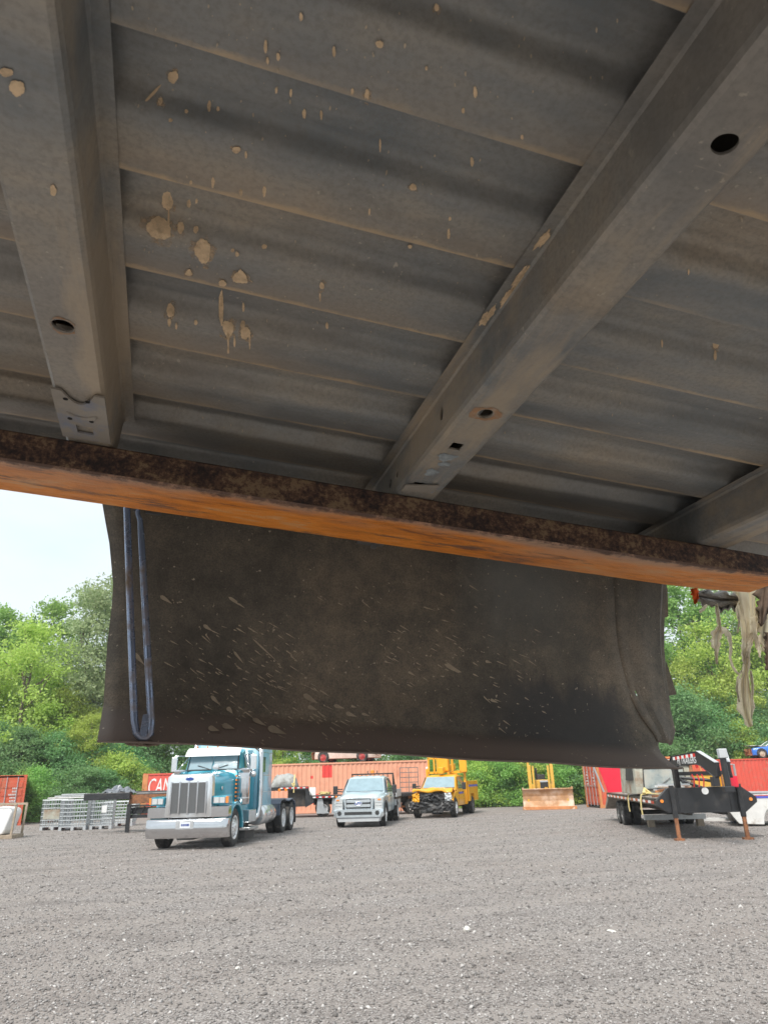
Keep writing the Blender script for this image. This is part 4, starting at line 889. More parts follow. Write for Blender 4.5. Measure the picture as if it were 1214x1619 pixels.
        x_ = MB(); x_.tube([(s*0.75, 2.2, 0.62), (s*1.0, 2.45, 0.62), (s*1.12, 2.58, 0.72), (s*1.15, 2.66, 1.0), (s*1.15, 2.68, 1.5), (s*1.15, 2.68, 3.9)], 0.085, 14); P(x_, 'exhaust_stack', 'chrome', smooth=True)
    v = MB(); v.grid([[(x, y, z) for x in np.linspace(-0.90, 0.90, 9)] for y, z in ((1.0, 2.60), (1.06, 2.70), (1.18, 2.80), (1.32, 2.86))]); vis = P(v, 'sun_visor', 'white', solid=0.015)
    v = MB(); [v.lathe([(0.03, 0), (0.03, 0.04), (0.001, 0.06)], (x, 1.5, 2.88), 'z', 10) for x in (-0.7, -0.35, 0, 0.35, 0.7)]; P(v, 'roof_lamp', 'amber', each=True)
    v = MB(); v.lathe([(0.001, -0.07), (0.09, -0.05), (0.10, 0.03), (0.001, 0.08)], (0.50, -0.10, 2.22), 'y', 18); v.tube([(0.5, -0.1, 2.15), (0.60, -0.1, 1.98), (0.38, -0.4, 1.92)], 0.014); P(v, 'hood_mirror', 'polish', auto=50)
    # sleeper
    s_ = MB(); ss = lambda w, zt: [(0, zt), (w-0.12, zt), (w-0.03, zt-0.05), (w, zt-0.15), (w, 0.98), (w-0.03, 0.92), (0, 0.92)]
    s_.loft([(2.66, ss(1.06, 3.35)), (2.72, ss(1.10, 3.42)), (4.45, ss(1.10, 3.46)), (4.5, ss(1.08, 3.44))]); sl = P(s_, 'sleeper', 'teal_side', auto=45)
    s_ = MB(); s_.bb(1.102, 1.110, 3.1, 3.5, 2.1, 2.6); P(s_, 'sleeper_window', 'glass', sl); s_ = MB(); [s_.bb(1.1005, 1.106, 2.74, 4.44, z, z+0.012) for z in (1.45, 2.0, 2.75)]; [s_.bb(1.1005, 1.107, y, y+0.015, 0.95, 3.2) for y in (3.3, 4.0)]; P(s_, 'panel_seam', 'polish', sl)
    s_ = MB(); [s_.lathe([(0.025, 1.108), (0.025, 1.125)], (0, y, 0.98), 'x', 8) for y in np.arange(2.9, 4.4, 0.24)]; P(s_, 'sill_lamp', 'amber', sl, each=True)
    s_ = MB(); s_.bb(1.103, 1.112, 2.85, 3.05, 1.15, 1.42); P(s_, 'vent', 'white', sl)
    # drive axles
    for s in (-1, 1):
        for y in (6.0, 7.35):
            wheel(t, s*1.08, y, 0.51, 0.27, 'rim', 'dish'); wheel(t, s*0.76, y, 0.51, 0.27, 'rim_dark', 'dish')
        f = MB(); f.prism([(5.28, 0.62), (5.24, 0.62), (5.26, 1.02), (5.45, 1.16), (6.0, 1.2), (6.35, 1.13), (6.35, 1.09), (6.0, 1.155), (5.47, 1.12), (5.31, 1.0)], s*0.6, s*1.24, 'x'); P(f, 'quarter_fender', 'navy')
        f = MB(); f.prism([(6.8, 1.12), (7.35, 1.17), (7.8, 1.05), (7.95, 0.7), (7.92, 0.7), (7.76, 1.0), (7.35, 1.13), (6.8, 1.08)], s*0.6, s*1.24, 'x'); P(f, 'quarter_fender', 'navy')
        f = MB(); f.bb(s*0.92-0.3, s*0.92+0.3, 8.02, 8.05, 0.25, 0.98); P(f, 'mud_flap', 'blackplas')
    f = MB(); f.lathe([(0.5, 0.98), (0.5, 1.06), (0.02, 1.1)], (0, 6.6, 0), 'z', 24); P(f, 'fifth_wheel', 'frame')
    return t
semi()

# ---------------------------------------------------------------- pickups (shared body builder)
def pickup_body(t, paint, crushed=False):
    P = lambda mb, name, mat, par=t, **k: mb.build(name, M[mat], par, **k)
    for s in (-1, 1):
        # front quarter with wheel arch (outline in y,z)
        arch = [(math.cos(a)*0.52, 0.42+math.sin(a)*0.50) for a in np.linspace(math.pi*0.98, 0.02, 13)]
        f = MB(); top = [(0.78, 1.17), (0.2, 1.16), (-0.45, 1.12), (-0.80, 1.05), (-0.88, 0.9), (-0.86, 0.62), (-0.60, 0.50)]
        if crushed: top = [(0.78, 1.17), (0.2, 1.15), (-0.12, 1.04), (-0.3, 0.92), (-0.50, 0.72), (-0.58, 0.55)]
        poly = arch + [(0.62, 0.45), (0.80, 0.45)] + top
        f.prism(poly, s*0.74, s*0.985, 'x'); fe = P(f, 'front_fender', paint, bevel=0.035, seg=3)
        if not crushed:
            fl = MB(); fl.prism([(math.cos(a)*0.57, 0.42+math.sin(a)*0.55) for a in np.linspace(math.pi*0.95, 0.02, 13)]+[(math.cos(a)*0.50, 0.42+math.sin(a)*0.48) for a in np.linspace(0.02, math.pi*0.95, 13)], s*0.95, s*1.03, 'x'); P(fl, 'arch_trim', 'blackplas', fe)
    c = MB(); cs = lambda w, zt, wt, zb=0.48: [(0, zt), (wt*0.75, zt-0.005), (wt, zt-0.06), (w, min(zt-0.07, 1.24)), (w+0.015, 0.9), (w, zb+0.06), (w-0.04, zb), (0, zb)]
    c.loft([(0.76, cs(0.93, 1.26, 0.86)), (0.86, cs(0.95, 1.30, 0.85)), (1.5, cs(0.97, 1.86, 0.76)), (1.75, cs(0.975, 1.93, 0.76)), (2.5, cs(0.98, 1.955, 0.77)), (3.35, cs(0.98, 1.93, 0.77)), (3.5, cs(0.97, 1.86, 0.76))]); cab = P(c, 'cab', paint, auto=45)
    ws = MB(); ws.grid([[(x*k, y-0.012-0.03*(1-abs(x)**2)*0.5, z+0.004) for x in np.linspace(-1, 1, 9)] for y, z, k in ((0.885, 1.325, 0.80), (1.19, 1.595, 0.755), (1.455, 1.825, 0.71))]); P(ws, 'windscreen', 'glass_pale', cab, solid=0.012)
    for s in (-1, 1):
        sw = MB(); sw.add([(s*0.972, 1.02, 1.27), (s*0.985, 2.15, 1.27), (s*0.835, 2.15, 1.82), (s*0.845, 1.62, 1.82)], [(0, 1, 2, 3)]); P(sw, 'side_window', 'glass', cab, solid=0.012)
        sw = MB(); sw.add([(s*0.985, 2.27, 1.27), (s*0.985, 3.2, 1.27), (s*0.835, 3.15, 1.82), (s*0.838, 2.27, 1.82)], [(0, 1, 2, 3)]); P(sw, 'side_window', 'glass', cab, solid=0.012)
        dh = MB(); dh.box((s*1.0, 1.98, 1.1), (0.03, 0.18, 0.03)); dh.box((s*0.995, 0.93, 0.8), (0.006, 0.012, 0.6)); dh.box((s*0.998, 2.2, 0.85), (0.006, 0.012, 0.7)); P(dh, 'door_handle', 'blackplas', cab)
        m_ = MB(); m_.tube([(s*0.97, 1.02, 1.32), (s*1.2, 0.95, 1.34)], 0.022); m_.tube([(s*0.97, 1.02, 1.42), (s*1.2, 0.95, 1.42)], 0.022); mr = P(m_, 'mirror_arm', 'blackplas')
        m_ = MB(); m_.box((s*1.27, 0.94, 1.39), (0.19, 0.09, 0.33)); P(m_, 'mirror', 'blackplas', mr, bevel=0.025)
    fr = MB(); [fr.bb(s*0.42-0.04, s*0.42+0.04, -0.55, 5.3, 0.5, 0.65) for s in (-1, 1)]; fr.tube([(-0.85, 0, 0.42), (0.85, 0, 0.42)], 0.06); fr.tube([(-0.85, 4.05, 0.42), (0.85, 4.05, 0.42)], 0.08); P(fr, 'chassis', 'frame')
    return cab
def ford():
    p = G(572, 1307); t = thing('pickup_truck', 'pale blue-white work pickup with chrome twin-bar grille and amber roof beacon', 'pickup truck', (p.x, p.y+0.3, 0), R(-6.0))
    P = lambda mb, name, mat, par=t, **k: mb.build(name, M[mat], par, **k)
    cab = pickup_body(t, 'silver_blue')
    h = MB(); hs = lambda w, z: [(0, z+0.015), (w*0.35, z+0.01), (w*0.42, z+0.03), (w*0.7, z+0.02), (w*0.92, z-0.03), (w, z-0.10), (w, 0.95), (0, 0.95)]
    h.loft([(-0.84, hs(0.74, 1.10)), (-0.78, hs(0.80, 1.16)), (-0.3, hs(0.87, 1.22)), (0.4, hs(0.91, 1.27)), (0.8, hs(0.92, 1.29))]); P(h, 'hood', 'silver_blue', auto=40)
    g = MB(); g.loft([(-0.93, [(0, 1.10), (0.55, 1.10), (0.60, 1.06), (0.55, 0.70), (0.5, 0.66), (0, 0.66)]), (-0.78, [(0, 1.13), (0.6, 1.13), (0.66, 1.08), (0.6, 0.68), (0.55, 0.64), (0, 0.64)])]); gr = P(g, 'grille_surround', 'brightchrome', bevel=0.015)
    g = MB(); g.bb(-0.50, 0.50, -0.945, -0.928, 0.70, 1.06); P(g, 'grille_mesh', 'blackplas', gr)
    for z in (0.97, 0.80):
        g = MB(); g.loft([(-0.975, [(0, z+0.045), (0.44, z+0.045), (0.47, z+0.02), (0.47, z-0.03), (0.44, z-0.045), (0, z-0.045)]), (-0.94, [(0, z+0.065), (0.46, z+0.065), (0.49, z+0.03), (0.49, z-0.04), (0.46, z-0.06), (0, z-0.06)])]); P(g, 'grille_bar', 'brightchrome', gr, auto=40)
    em = MB(); em.lathe([(0.001, -0.02), (0.15, -0.018), (0.165, 0.0), (0.165, 0.02)], (0, 0, 0), 'y', 32); e = P(em, 'oval_badge', 'logo', gr, auto=40); e.location = (0, -0.98, 0.885); e.scale = (1, 1, 0.42)
    em = MB(); pr = []
    em.tube([(math.cos(a)*0.158, 0, math.sin(a)*0.158*0.42) for a in np.linspace(0, 2*math.pi, 25)], 0.006, 6); e2 = P(em, 'badge_rim', 'brightchrome', gr); e2.location = (0, -1.0, 0.885)
    place_text('Ford', 0.13, M['white'], gr, (0, -1.001, 0.885), (R(90), 0, 0), shear=0.3, ext=0.002)
    for s in (-1, 1):
        hl = MB(); hl.loft([(-0.90, [(0, 0.21), (0.14, 0.19), (0.155, 0.15), (0.15, -0.2), (0.13, -0.22), (0, -0.22)]), (-0.70, [(0, 0.23), (0.17, 0.21), (0.185, 0.15), (0.18, -0.2), (0.16, -0.23), (0, -0.23)])]); q = P(hl, 'headlight', 'lens', bevel=0.01); q.location = (s*0.80, 0, 0.89)
        hl = MB(); hl.box((s*0.84, -0.91, 1.02), (0.12, 0.012, 0.05)); P(hl, 'turn_signal', 'amber', q if False else t); hl = MB(); hl.box((s*0.80, -0.906, 0.92), (0.26, 0.012, 0.02)); hl.box((s*0.80, -0.906, 0.80), (0.26, 0.012, 0.02)); P(hl, 'lamp_divider', 'polish')
        wheel(t, s*0.87, 0, 0.42, 0.26, 'rim', 'flat')
        wheel(t, s*0.98, 4.05, 0.42, 0.25, 'rim_white', 'dish'); wheel(t, s*0.68, 4.05, 0.42, 0.25, 'rim_dark', 'dish')
        fg = MB(); fg.lathe([(0.001, -0.012), (0.075, -0.01), (0.085, 0.0)], (s*0.76, -1.03, 0.535), 'y', 18); P(fg, 'fog_lamp', 'blackplas')
    b = MB(); b.loft([(-1.02, [(0, 0.66), (0.86, 0.66), (0.9, 0.63), (0.9, 0.42), (0.86, 0.38), (0, 0.38)]), (-0.94, [(0, 0.68), (0.96, 0.68), (1.0, 0.65), (1.0, 0.42), (0.96, 0.38), (0, 0.38)]), (-0.72, [(0, 0.68), (0.99, 0.68), (1.01, 0.65), (1.01, 0.44), (0.99, 0.4), (0, 0.4)])]); bp = P(b, 'bumper', 'brightchrome', auto=40)
    b = MB(); b.bb(-0.55, 0.55, -1.03, -1.022, 0.47, 0.58); P(b, 'air_intake', 'blackplas', bp); b = MB(); b.loft([(-0.98, [(0, 0.38), (0.86, 0.38), (0.8, 0.22), (0, 0.22)]), (-0.75, [(0, 0.38), (0.92, 0.38), (0.86, 0.22), (0, 0.22)])]); P(b, 'air_dam', 'greyplas', bp)
    for x in (-0.62, -0.3, 0, 0.3, 0.62):
        l = MB(); l.lathe([(0.035, 0), (0.03, 0.03), (0.001, 0.04)], (x, 1.68, 1.92 if abs(x) > 0.5 else 1.935), 'z', 10); P(l, 'clearance_lamp', 'amber', cab)
    k = MB(); k.bb(-0.98, 0.98, 3.58, 3.64, 2.0, 2.06); [k.bb(s*0.95-0.03, s*0.95+0.03, 3.58, 3.64, 0.95, 2.06) for s in (-1, 1)]; [k.tube([(s*0.95, 3.62, 2.03), (s*1.0, 4.3, 1.15)], 0.03) for s in (-1, 1)]; k.bb(-0.95, 0.95, 3.59, 3.63, 1.3, 1.34); [k.bb(x-0.015, x+0.015, 3.595, 3.625, 1.3, 2.0) for x in np.linspace(-0.7, 0.7, 8)]; hr = P(k, 'headache_rack', 'black')
    k = MB(); k.lathe([(0.09, 0), (0.09, 0.09), (0.06, 0.14), (0.001, 0.15)], (0.0, 3.6, 2.07), 'z', 16); P(k, 'beacon', 'amber', hr); k = MB(); [k.tube([(x, 3.6, 2.06), (x*1.2, 3.6, 2.12), (x, 3.6, 2.17)], 0.02) for x in (-0.2, 0.2)]; P(k, 'beacon_guard', 'black', hr)
    fb_ = MB(); fb_.bb(-1.08, 1.08, 3.68, 6.1, 0.92, 1.02); P(fb_, 'flatbed', 'frame')
    for s in (-1, 1):
        k = MB(); k.bb(s*1.06-0.02, s*1.06+0.02, 3.68, 6.1, 1.02, 1.35); P(k, 'bed_side', 'greyplas'); k = MB(); k.bb(s*1.02-0.05, s*1.02+0.05, 3.7, 4.6-0.95+0.1, 0.45, 0.92); P(k, 'tool_box', 'greyplas')
        k = MB(); k.bb(s*1.0-0.06, s*1.0+0.06, 4.6, 5.9, 0.5, 0.92); P(k, 'tool_box', 'greyplas', bevel=0.01)
ford()
def wreck_sheet(mb, x0, x1, z0, z1, y0, amp, nx=14, nz=8, seed=1):
    rr = random.Random(seed); mb.grid([[(x+rr.uniform(-1, 1)*amp*0.3, y0+rr.uniform(-1, 1)*amp, z+rr.uniform(-1, 1)*amp*0.3) for x in np.linspace(x0, x1, nx)] for z in np.linspace(z0, z1, nz)])
def utility():
    p = G(690, 1293); t = thing('utility_truck', 'yellow bucket service truck with smashed-in front and open engine bay', 'utility truck', (p.x, p.y+0.3, 0), R(-16))
    P = lambda mb, name, mat, par=t, **k: mb.build(name, M[mat], par, **k)
    cab = pickup_body(t, 'yellow', True)
    rr = random.Random(5)
    h = MB(); rows = []
    for i, y in enumerate(np.linspace(-0.62, 0.84, 9)):
        rows.append([(x*(0.98-0.05*i/8), y+rr.uniform(-.03, .03), 1.25+0.07*math.sin(i*1.1)*(1-i/9)+0.04*(i/8)+0.04*math.sin(x*6+i)+rr.uniform(-.02, .02)-0.04*abs(x)**3) for x in np.linspace(-1, 1, 13)])
    rows.insert(0, [(x, y-0.03, z-0.05-rr.uniform(0, .05)) for x, y, z in rows[0]]); h.grid(rows); P(h, 'crumpled_hood', 'yellow', solid=0.012, auto=25)
    e = MB(); e.bb(-0.70, 0.70, -0.42, 0.6, 0.55, 1.08); wreck_sheet(e, -0.72, 0.72, 0.55, 1.10, -0.52, 0.06, 18, 9, 2); P(e, 'engine', 'wreck', solid=0.008)
    for i in range(7):
        hs_ = MB(); x = rr.uniform(-0.6, 0.6); hs_.tube([(x, -0.55, rr.uniform(0.9, 1.1)), (x+rr.uniform(-.2, .2), -0.68, rr.uniform(.7, .95)), (x+rr.uniform(-.4, .4), -0.6, rr.uniform(.55, .8))], rr.uniform(0.02, 0.045), 8); P(hs_, 'engine_hose', 'black', smooth=True)
    rd = MB()
    for i in range(16): x, z = rr.uniform(-.65, .65), rr.uniform(.6, 1.12); rd.box((x, -0.62+rr.uniform(-.05, .05), z), (rr.uniform(.08, .5), .03, rr.uniform(.02, .12)), rot=(rr.uniform(-.3, .3), rr.uniform(-.6, .6), rr.uniform(-.3, .3)))
    P(rd, 'broken_radiator', 'wreck')['kind'] = 'stuff'
    for s in (-1, 1):
        q = MB(); wreck_sheet(q, s*0.62, s*0.95, 0.72, 1.1, -0.72, 0.05, 6, 7, 8+s); P(q, 'broken_headlight', 'lens' if s > 0 else 'yellow', solid=0.01)
        wheel(t, s*0.9, 0, 0.43, 0.27, 'rim', 'flat'); wheel(t, s*1.0, 4.05, 0.42, 0.25, 'rim_dark', 'dish'); wheel(t, s*0.7, 4.05, 0.42, 0.25, 'rim_dark', 'dish')
    b = MB(); rows = []
    for z in (0.36, 0.45, 0.55, 0.64, 0.70): rows.append([(x, -0.95+0.12*abs(x)+rr.uniform(-.05, .05)+0.2*max(0, abs(x)-0.8), z+rr.uniform(-.03, .03)-0.04*math.sin(x*3)) for x in np.linspace(-1.05, 1.05, 15)])
    b.grid(rows); P(b, 'crushed_bumper', 'black', solid=0.03); b = MB(); b.bb(-0.55, 0.55, -0.9, -0.8, 0.26, 0.4); P(b, 'bumper_beam', 'wreck')
    b = MB(); wreck_sheet(b, -1.08, -0.6, 0.45, 0.72, -0.98, 0.06, 7, 6, 21); P(b, 'torn_bumper_cover', 'wreck', solid=0.01); b = MB(); wreck_sheet(b, 0.5, 1.08, 0.45, 0.78, -0.95, 0.06, 8, 6, 22); P(b, 'torn_bumper_cover', 'wreck', solid=0.01)
    st = MB(); st.bb(0.99, 1.002, 0.95, 2.2, 1.02, 1.11); P(st, 'blue_stripe', 'bluestripe', cab)
    sb = MB(); sb.bb(-1.12, -0.55, 3.0, 5.9, 0.62, 1.62); sb.bb(0.55, 1.12, 3.0, 3.55, 0.62, 1.62); sb.bb(0.55, 1.12, 3.55, 4.6, 0.98, 1.62); sb.bb(0.55, 1.12, 4.6, 5.9, 0.62, 1.62); sb.bb(-0.55, 0.55, 3.0, 5.9, 0.7, 1.0); body = P(sb, 'service_body', 'yellow', bevel=0.012)
    st = MB(); st.bb(1.121, 1.128, 3.05, 5.85, 1.32, 1.42); P(st, 'blue_stripe', 'bluestripe', body)
    for y in (3.08, 3.62, 4.65, 5.25):
        d = MB(); d.bb(1.121, 1.132, y, y+0.48, 1.05 if 3.5 < y < 4.6 else 0.7, 1.28); P(d, 'locker_door', 'yellow', body, bevel=0.004)
    mf = MB(); mf.bb(0.6, 1.1, 4.62, 4.65, 0.12, 0.62); mf.bb(-1.1, -0.6, 4.62, 4.65, 0.12, 0.62); P(mf, 'mud_flap', 'blackplas')
    for s in (-1, 1):
        q = MB(); q.bb(s*1.0-0.06, s*1.0+0.06, 2.72, 2.86, 0.5, 2.25); po = P(q, 'corner_post', 'yellow', bevel=0.01); q = MB(); q.lathe([(0.07, 0), (0.08, 0.05), (0.05, 0.1), (0.001, 0.12)], (s*1.0, 2.79, 2.25), 'z', 14); P(q, 'strobe', 'white', po)
    # boom turret, boom and bucket platform above the cab
    q = MB(); q.lathe([(0.35, 0.95), (0.35, 1.3), (0.28, 1.35), (0.28, 2.1)], (0, 4.5, 0), 'z', 20); P(q, 'turret', 'yellow', auto=40)
    q = MB(); q.box((0.0, 3.2, 2.25), (0.26, 3.4, 0.3), rot=(R(4), 0, 0)); P(q, 'boom', 'yellow', bevel=0.02)
    q = MB(); q.bb(-0.25, 0.30, 2.0, 2.6, 2.1, 3.1); P(q, 'bucket', 'yellow', bevel=0.05)
    q = MB()
    for x in (-0.85, -0.55, -0.38): q.bb(x-0.04, x+0.04, 2.5, 2.6, 2.0, 3.1)
    q.bb(-0.9, -0.3, 2.5, 2.6, 2.0, 2.1); q.bb(-0.9, -0.3, 2.5, 2.6, 2.72, 2.8); q.bb(0.35, 1.15, 2.5, 2.6, 2.0, 2.12); q.bb(0.35, 1.15, 2.5, 2.6, 2.68, 2.78); [q.bb(x-0.05, x+0.05, 2.5, 2.6, 2.0, 3.1) for x in (0.42, 0.85, 1.1)]
    P(q, 'guard_rail', 'yellow'); q = MB(); q.bb(0.9, 1.18, 2.45, 2.62, 2.05, 2.75); P(q, 'rail_panel', 'yellow', bevel=0.01)
utility()

# ---------------------------------------------------------------- bulldozer
def dozer():
    p = G(868, 1280); t = thing('bulldozer', 'yellow bulldozer behind a wide rusty scoured blade', 'bulldozer', (p.x, p.y, 0), R(-10))
    P = lambda mb, name, mat, par=t, **k: mb.build(name, M[mat], par, **k)
    b = MB(); prof = [(0.02, 0.0), (0.10, 0.18), (0.19, 0.45), (0.20, 0.7), (0.10, 0.95), (-0.02, 1.08)]
    b.grid([[(x, y-0.12*(abs(x)/1.4)**6*(z < .3), z) for x in np.linspace(-1.38, 1.38+0.0, 15)] for y, z in prof]); bl = P(b, 'blade', 'bladerust', solid=0.05)
    b = MB(); b.bb(-1.42, 1.50, -0.06, 0.03, 0.0, 0.16); P(b, 'cutting_edge', 'postrust', bl, bevel=0.01)
    for s in (-1, 1): b = MB(); b.bb(s*1.34-0.05, s*1.34+0.05, -0.06, 0.15, 1.04, 1.16); P(b, 'blade_corner', 'bladerust', bl)
    for s in (-1, 1):
        k = MB(); loop = []
        for a in np.linspace(0, 2*math.pi, 40, endpoint=False): loop.append((1.9+1.25*max(-1, min(1, 1.35*math.cos(a)))+0.12*math.cos(a), 0.42+0.40*math.sin(a)))
        k.prism(loop, s*0.62, s*1.05, 'x'); tr = P(k, 'track', 'frame'); k = MB()
        for i in range(34):
            a = loop[i]; k.box((s*0.835, a[0], a[1]), (0.46, 0.05, 0.05))
        P(k, 'track_shoes', 'rust', tr); k = MB(); k.bb(s*1.07-0.05, s*1.07+0.05, 0.15, 2.2, 0.35, 0.55); P(k, 'push_arm', 'catyellow')
        k = MB(); k.bb(s*0.62-0.09, s*0.62+0.09, 0.25, 0.55, 0.75, 2.35); P(k, 'lift_frame', 'catyellow', bevel=0.02); k = MB(); k.bb(s*0.42-0.05, s*0.42+0.05, 0.2, 0.4, 0.8, 2.3); P(k, 'lift_cylinder', 'catyellow')
    k = MB(); k.bb(-0.42, 0.42, 0.55, 2.0, 0.7, 1.55); hd = P(k, 'engine_hood', 'catyellow', bevel=0.04); k = MB(); k.bb(-0.08, 0.36, 0.53, 0.545, 0.85, 1.42); P(k, 'radiator_grille', 'blackplas', hd); k = MB(); k.bb(0.14, 0.32, 0.5, 0.535, 0.95, 1.15); P(k, 'access_cover', 'catyellow', hd); k = MB(); k.bb(-0.08, 0.36, 0.50, 0.54, 1.42, 1.52); P(k, 'hood_lip', 'polish', hd)
    k = MB(); k.tube([(-0.25, 1.0, 1.5), (-0.25, 1.0, 2.2)], 0.06); P(k, 'exhaust', 'black')
    k = MB(); k.bb(-0.7, 0.7, 2.0, 3.2, 0.7, 1.3); P(k, 'operator_platform', 'catyellow', bevel=0.03); k = MB(); k.box((0, 2.7, 1.55), (0.55, 0.5, 0.6)); P(k, 'seat', 'blackplas', bevel=0.05)
    k = MB(); [k.bb(s*0.66-0.06, s*0.66+0.06, y, y+0.12, 1.3, 2.75) for s in (-1, 1) for y in (2.05, 3.05)]; P(k, 'canopy_post', 'catyellow'); k = MB(); k.bb(-0.8, 0.8, 1.9, 3.35, 2.75, 2.85); P(k, 'canopy', 'catyellow', bevel=0.02)
    for ch in kids(t):
        if ch.name.split('.')[0] not in ('blade', 'push_arm'): ch.location.x = -0.27
dozer()
# ---------------------------------------------------------------- shipping containers
def container(name, label, L_, H, paint, loc, rz, door_end=None, doorpaint=None, group=None, posts=None):
    """long side faces -y, length along +x from the origin, depth 2.44 along +y"""
    t = thing(name, label, 'container', loc, rz, group); W_ = 2.44; posts = posts or paint
    P = lambda mb, nm, mat, par=t, **k: mb.build(nm, M[mat], par, **k)
    def corr(p0, d, n_, z0, z1, off):      # trapezoid corrugation along d, pushed along off
        mb = MB(); rows = [[], []]; length = n_; pitch = 0.278; k = int(length/pitch); pitch = length/k
        for i in range(k):
            for f, o in ((0.0, 0), (0.25, 0), (0.42, 0.036), (0.80, 0.036), (0.97, 0)):
                a = (i+f)*pitch; q = (p0[0]+d[0]*a+off[0]*o, p0[1]+d[1]*a+off[1]*o); rows[0].append((*q, z0)); rows[1].append((*q, z1))
        q = (p0[0]+d[0]*length, p0[1]+d[1]*length); rows[0].append((*q, z0)); rows[1].append((*q, z1)); mb.grid(rows); return mb
    for y, o in ((0.02, 1), (W_-0.02, -1)):
        P(corr((0.1, y), (1, 0), L_-0.2, 0.16, H-0.1, (0, o)), 'side_wall', paint, solid=0.003)
        r = MB(); r.bb(0.1, L_-0.1, y-0.035 if o > 0 else y-0.03, y+0.03 if o > 0 else y+0.035, 0.02, 0.17); P(r, 'bottom_rail', posts); r = MB(); r.bb(0.1, L_-0.1, y-0.035 if o > 0 else y-0.03, y+0.03 if o > 0 else y+0.035, H-0.1, H-0.02); P(r, 'top_rail', posts)
    for x in (0.0, L_):
        for y in (0.0, W_):
            sx, sy = (1 if x == 0 else -1), (1 if y == 0 else -1)
            c = MB(); c.bb(min(x, x+sx*0.12), max(x, x+sx*0.12), min(y, y+sy*0.12), max(y, y+sy*0.12), 0.12, H-0.12); po = P(c, 'corner_post', posts)
            for z in (0, H-0.12):
                c = MB(); c.bb(min(x-sx*.004, x+sx*0.17), max(x-sx*.004, x+sx*0.17), min(y-sy*.004, y+sy*0.16), max(y-sy*.004, y+sy*0.16), z, z+0.119); P(c, 'corner_casting', posts, po)
    P(corr((0.0, 0.0), (1, 0), L_, 0, 0, (0, 0)), 'floor', paint) if False else None
    r = MB(); r.bb(0.05, L_-0.05, 0.05, W_-0.05, H-0.05, H-0.012); P(r, 'roof', paint); r = MB(); r.bb(0.05, L_-0.05, 0.05, W_-0.05, 0.12, 0.16); P(r, 'floor', 'frame')
    for xe in (0.0, L_):
        if door_end == xe:
            s = -1 if xe == 0 else 1
            for j in range(2):
                y0, y1 = 0.13+j*1.095, 0.13+j*1.095+1.085
                d = MB(); d.bb(min(xe-s*0.03, xe-s*0.07), max(xe-s*0.03, xe-s*0.07), y0, y1, 0.16, H-0.14); 
                dr = P(d, 'door', doorpaint or paint)
                d = MB(); [d.bb(min(xe-s*0.03, xe-s*0.008), max(xe-s*0.03, xe-s*0.008), y0+0.05, y1-0.05, z, z+0.30) for z in np.arange(0.25, H-0.5, 0.42)]; P(d, 'door_rib', doorpaint or paint, dr, bevel=0.008)
                for q in (0.28, 0.78):
                    y = y0+q*(y1-y0); d = MB(); d.tube([(xe+s*0.025, y, 0.1), (xe+s*0.025, y, H-0.1)], 0.02, 8); P(d, 'lock_rod', 'galv', dr)
                    d = MB(); d.box((xe+s*0.05, y+0.1, 1.15), (0.02, 0.3, 0.05)); P(d, 'lock_handle', 'galv', dr)
                d = MB()
                rr = random.Random(j+int(L_*7))
                for row in range(5):
                    for k in range(rr.randint(3, 6)):
                        d.box((xe+s*0.002, y0+0.35+k*0.075, H-0.7-row*0.16), (0.006, 0.05, 0.08))
                P(d, 'stencil_marks', 'white_old', dr)
        else:
            P(corr((xe + (0.02 if xe == 0 else -0.02), 0.12), (0, 1), W_-0.24, 0.12, H-0.1, (1 if xe == 0 else -1, 0)), 'end_wall', paint, solid=0.003)
            r = MB(); xx = (0.0, 0.1) if xe == 0 else (L_-0.1, L_); r.bb(*xx, 0.12, W_-0.12, 0.02, 0.13); r.bb(*xx, 0.12, W_-0.12, H-0.1, H-0.02); P(r, 'end_rail', posts)
    return t
# salmon high-cube behind the pickup
q = AT(679, 1240, 46.5)
SAL = container('shipping_container', 'long faded salmon container with red paint patches behind the pickup', 12.19, 2.896, 'salmon', (q.x-12.19, 46.5, 0), 0)
def patch(t, mat, x0, x1, z0, z1, name='paint_patch'):
    mb = MB(); rows = [[], []]; k = int((12.19-0.2)/0.278); pitch = 11.99/k
    for i in range(k):
        for f, o in ((0.0, 0), (0.25, 0), (0.42, 0.036), (0.80, 0.036), (0.97, 0)):
            a = 0.1+(i+f)*pitch
            if x0 <= a <= x1: rows[0].append((a, 0.02+o-0.005, z0)); rows[1].append((a, 0.02+o-0.005, z1))
    if len(rows[0]) > 1: mb.grid(rows); mb.build(name, M[mat], t)
def sx_(px): return AT(px, 1240, 46.5).x-(q.x-12.19)
patch(SAL, 'redpatch', sx_(508), sx_(526), 2.02, 2.74); patch(SAL, 'redpatch', sx_(490), sx_(496), 1.98, 2.15); patch(SAL, 'redpatch', sx_(490), sx_(494.5), 1.3, 1.42); patch(SAL, 'redpatch', sx_(491), sx_(505), 0.55, 1.1)
patch(SAL, 'white_old', sx_(659), sx_(661.5), 1.9, 2.75, 'white_scrape'); patch(SAL, 'white_old', sx_(652), sx_(653.5), 1.6, 2.2, 'white_scrape')
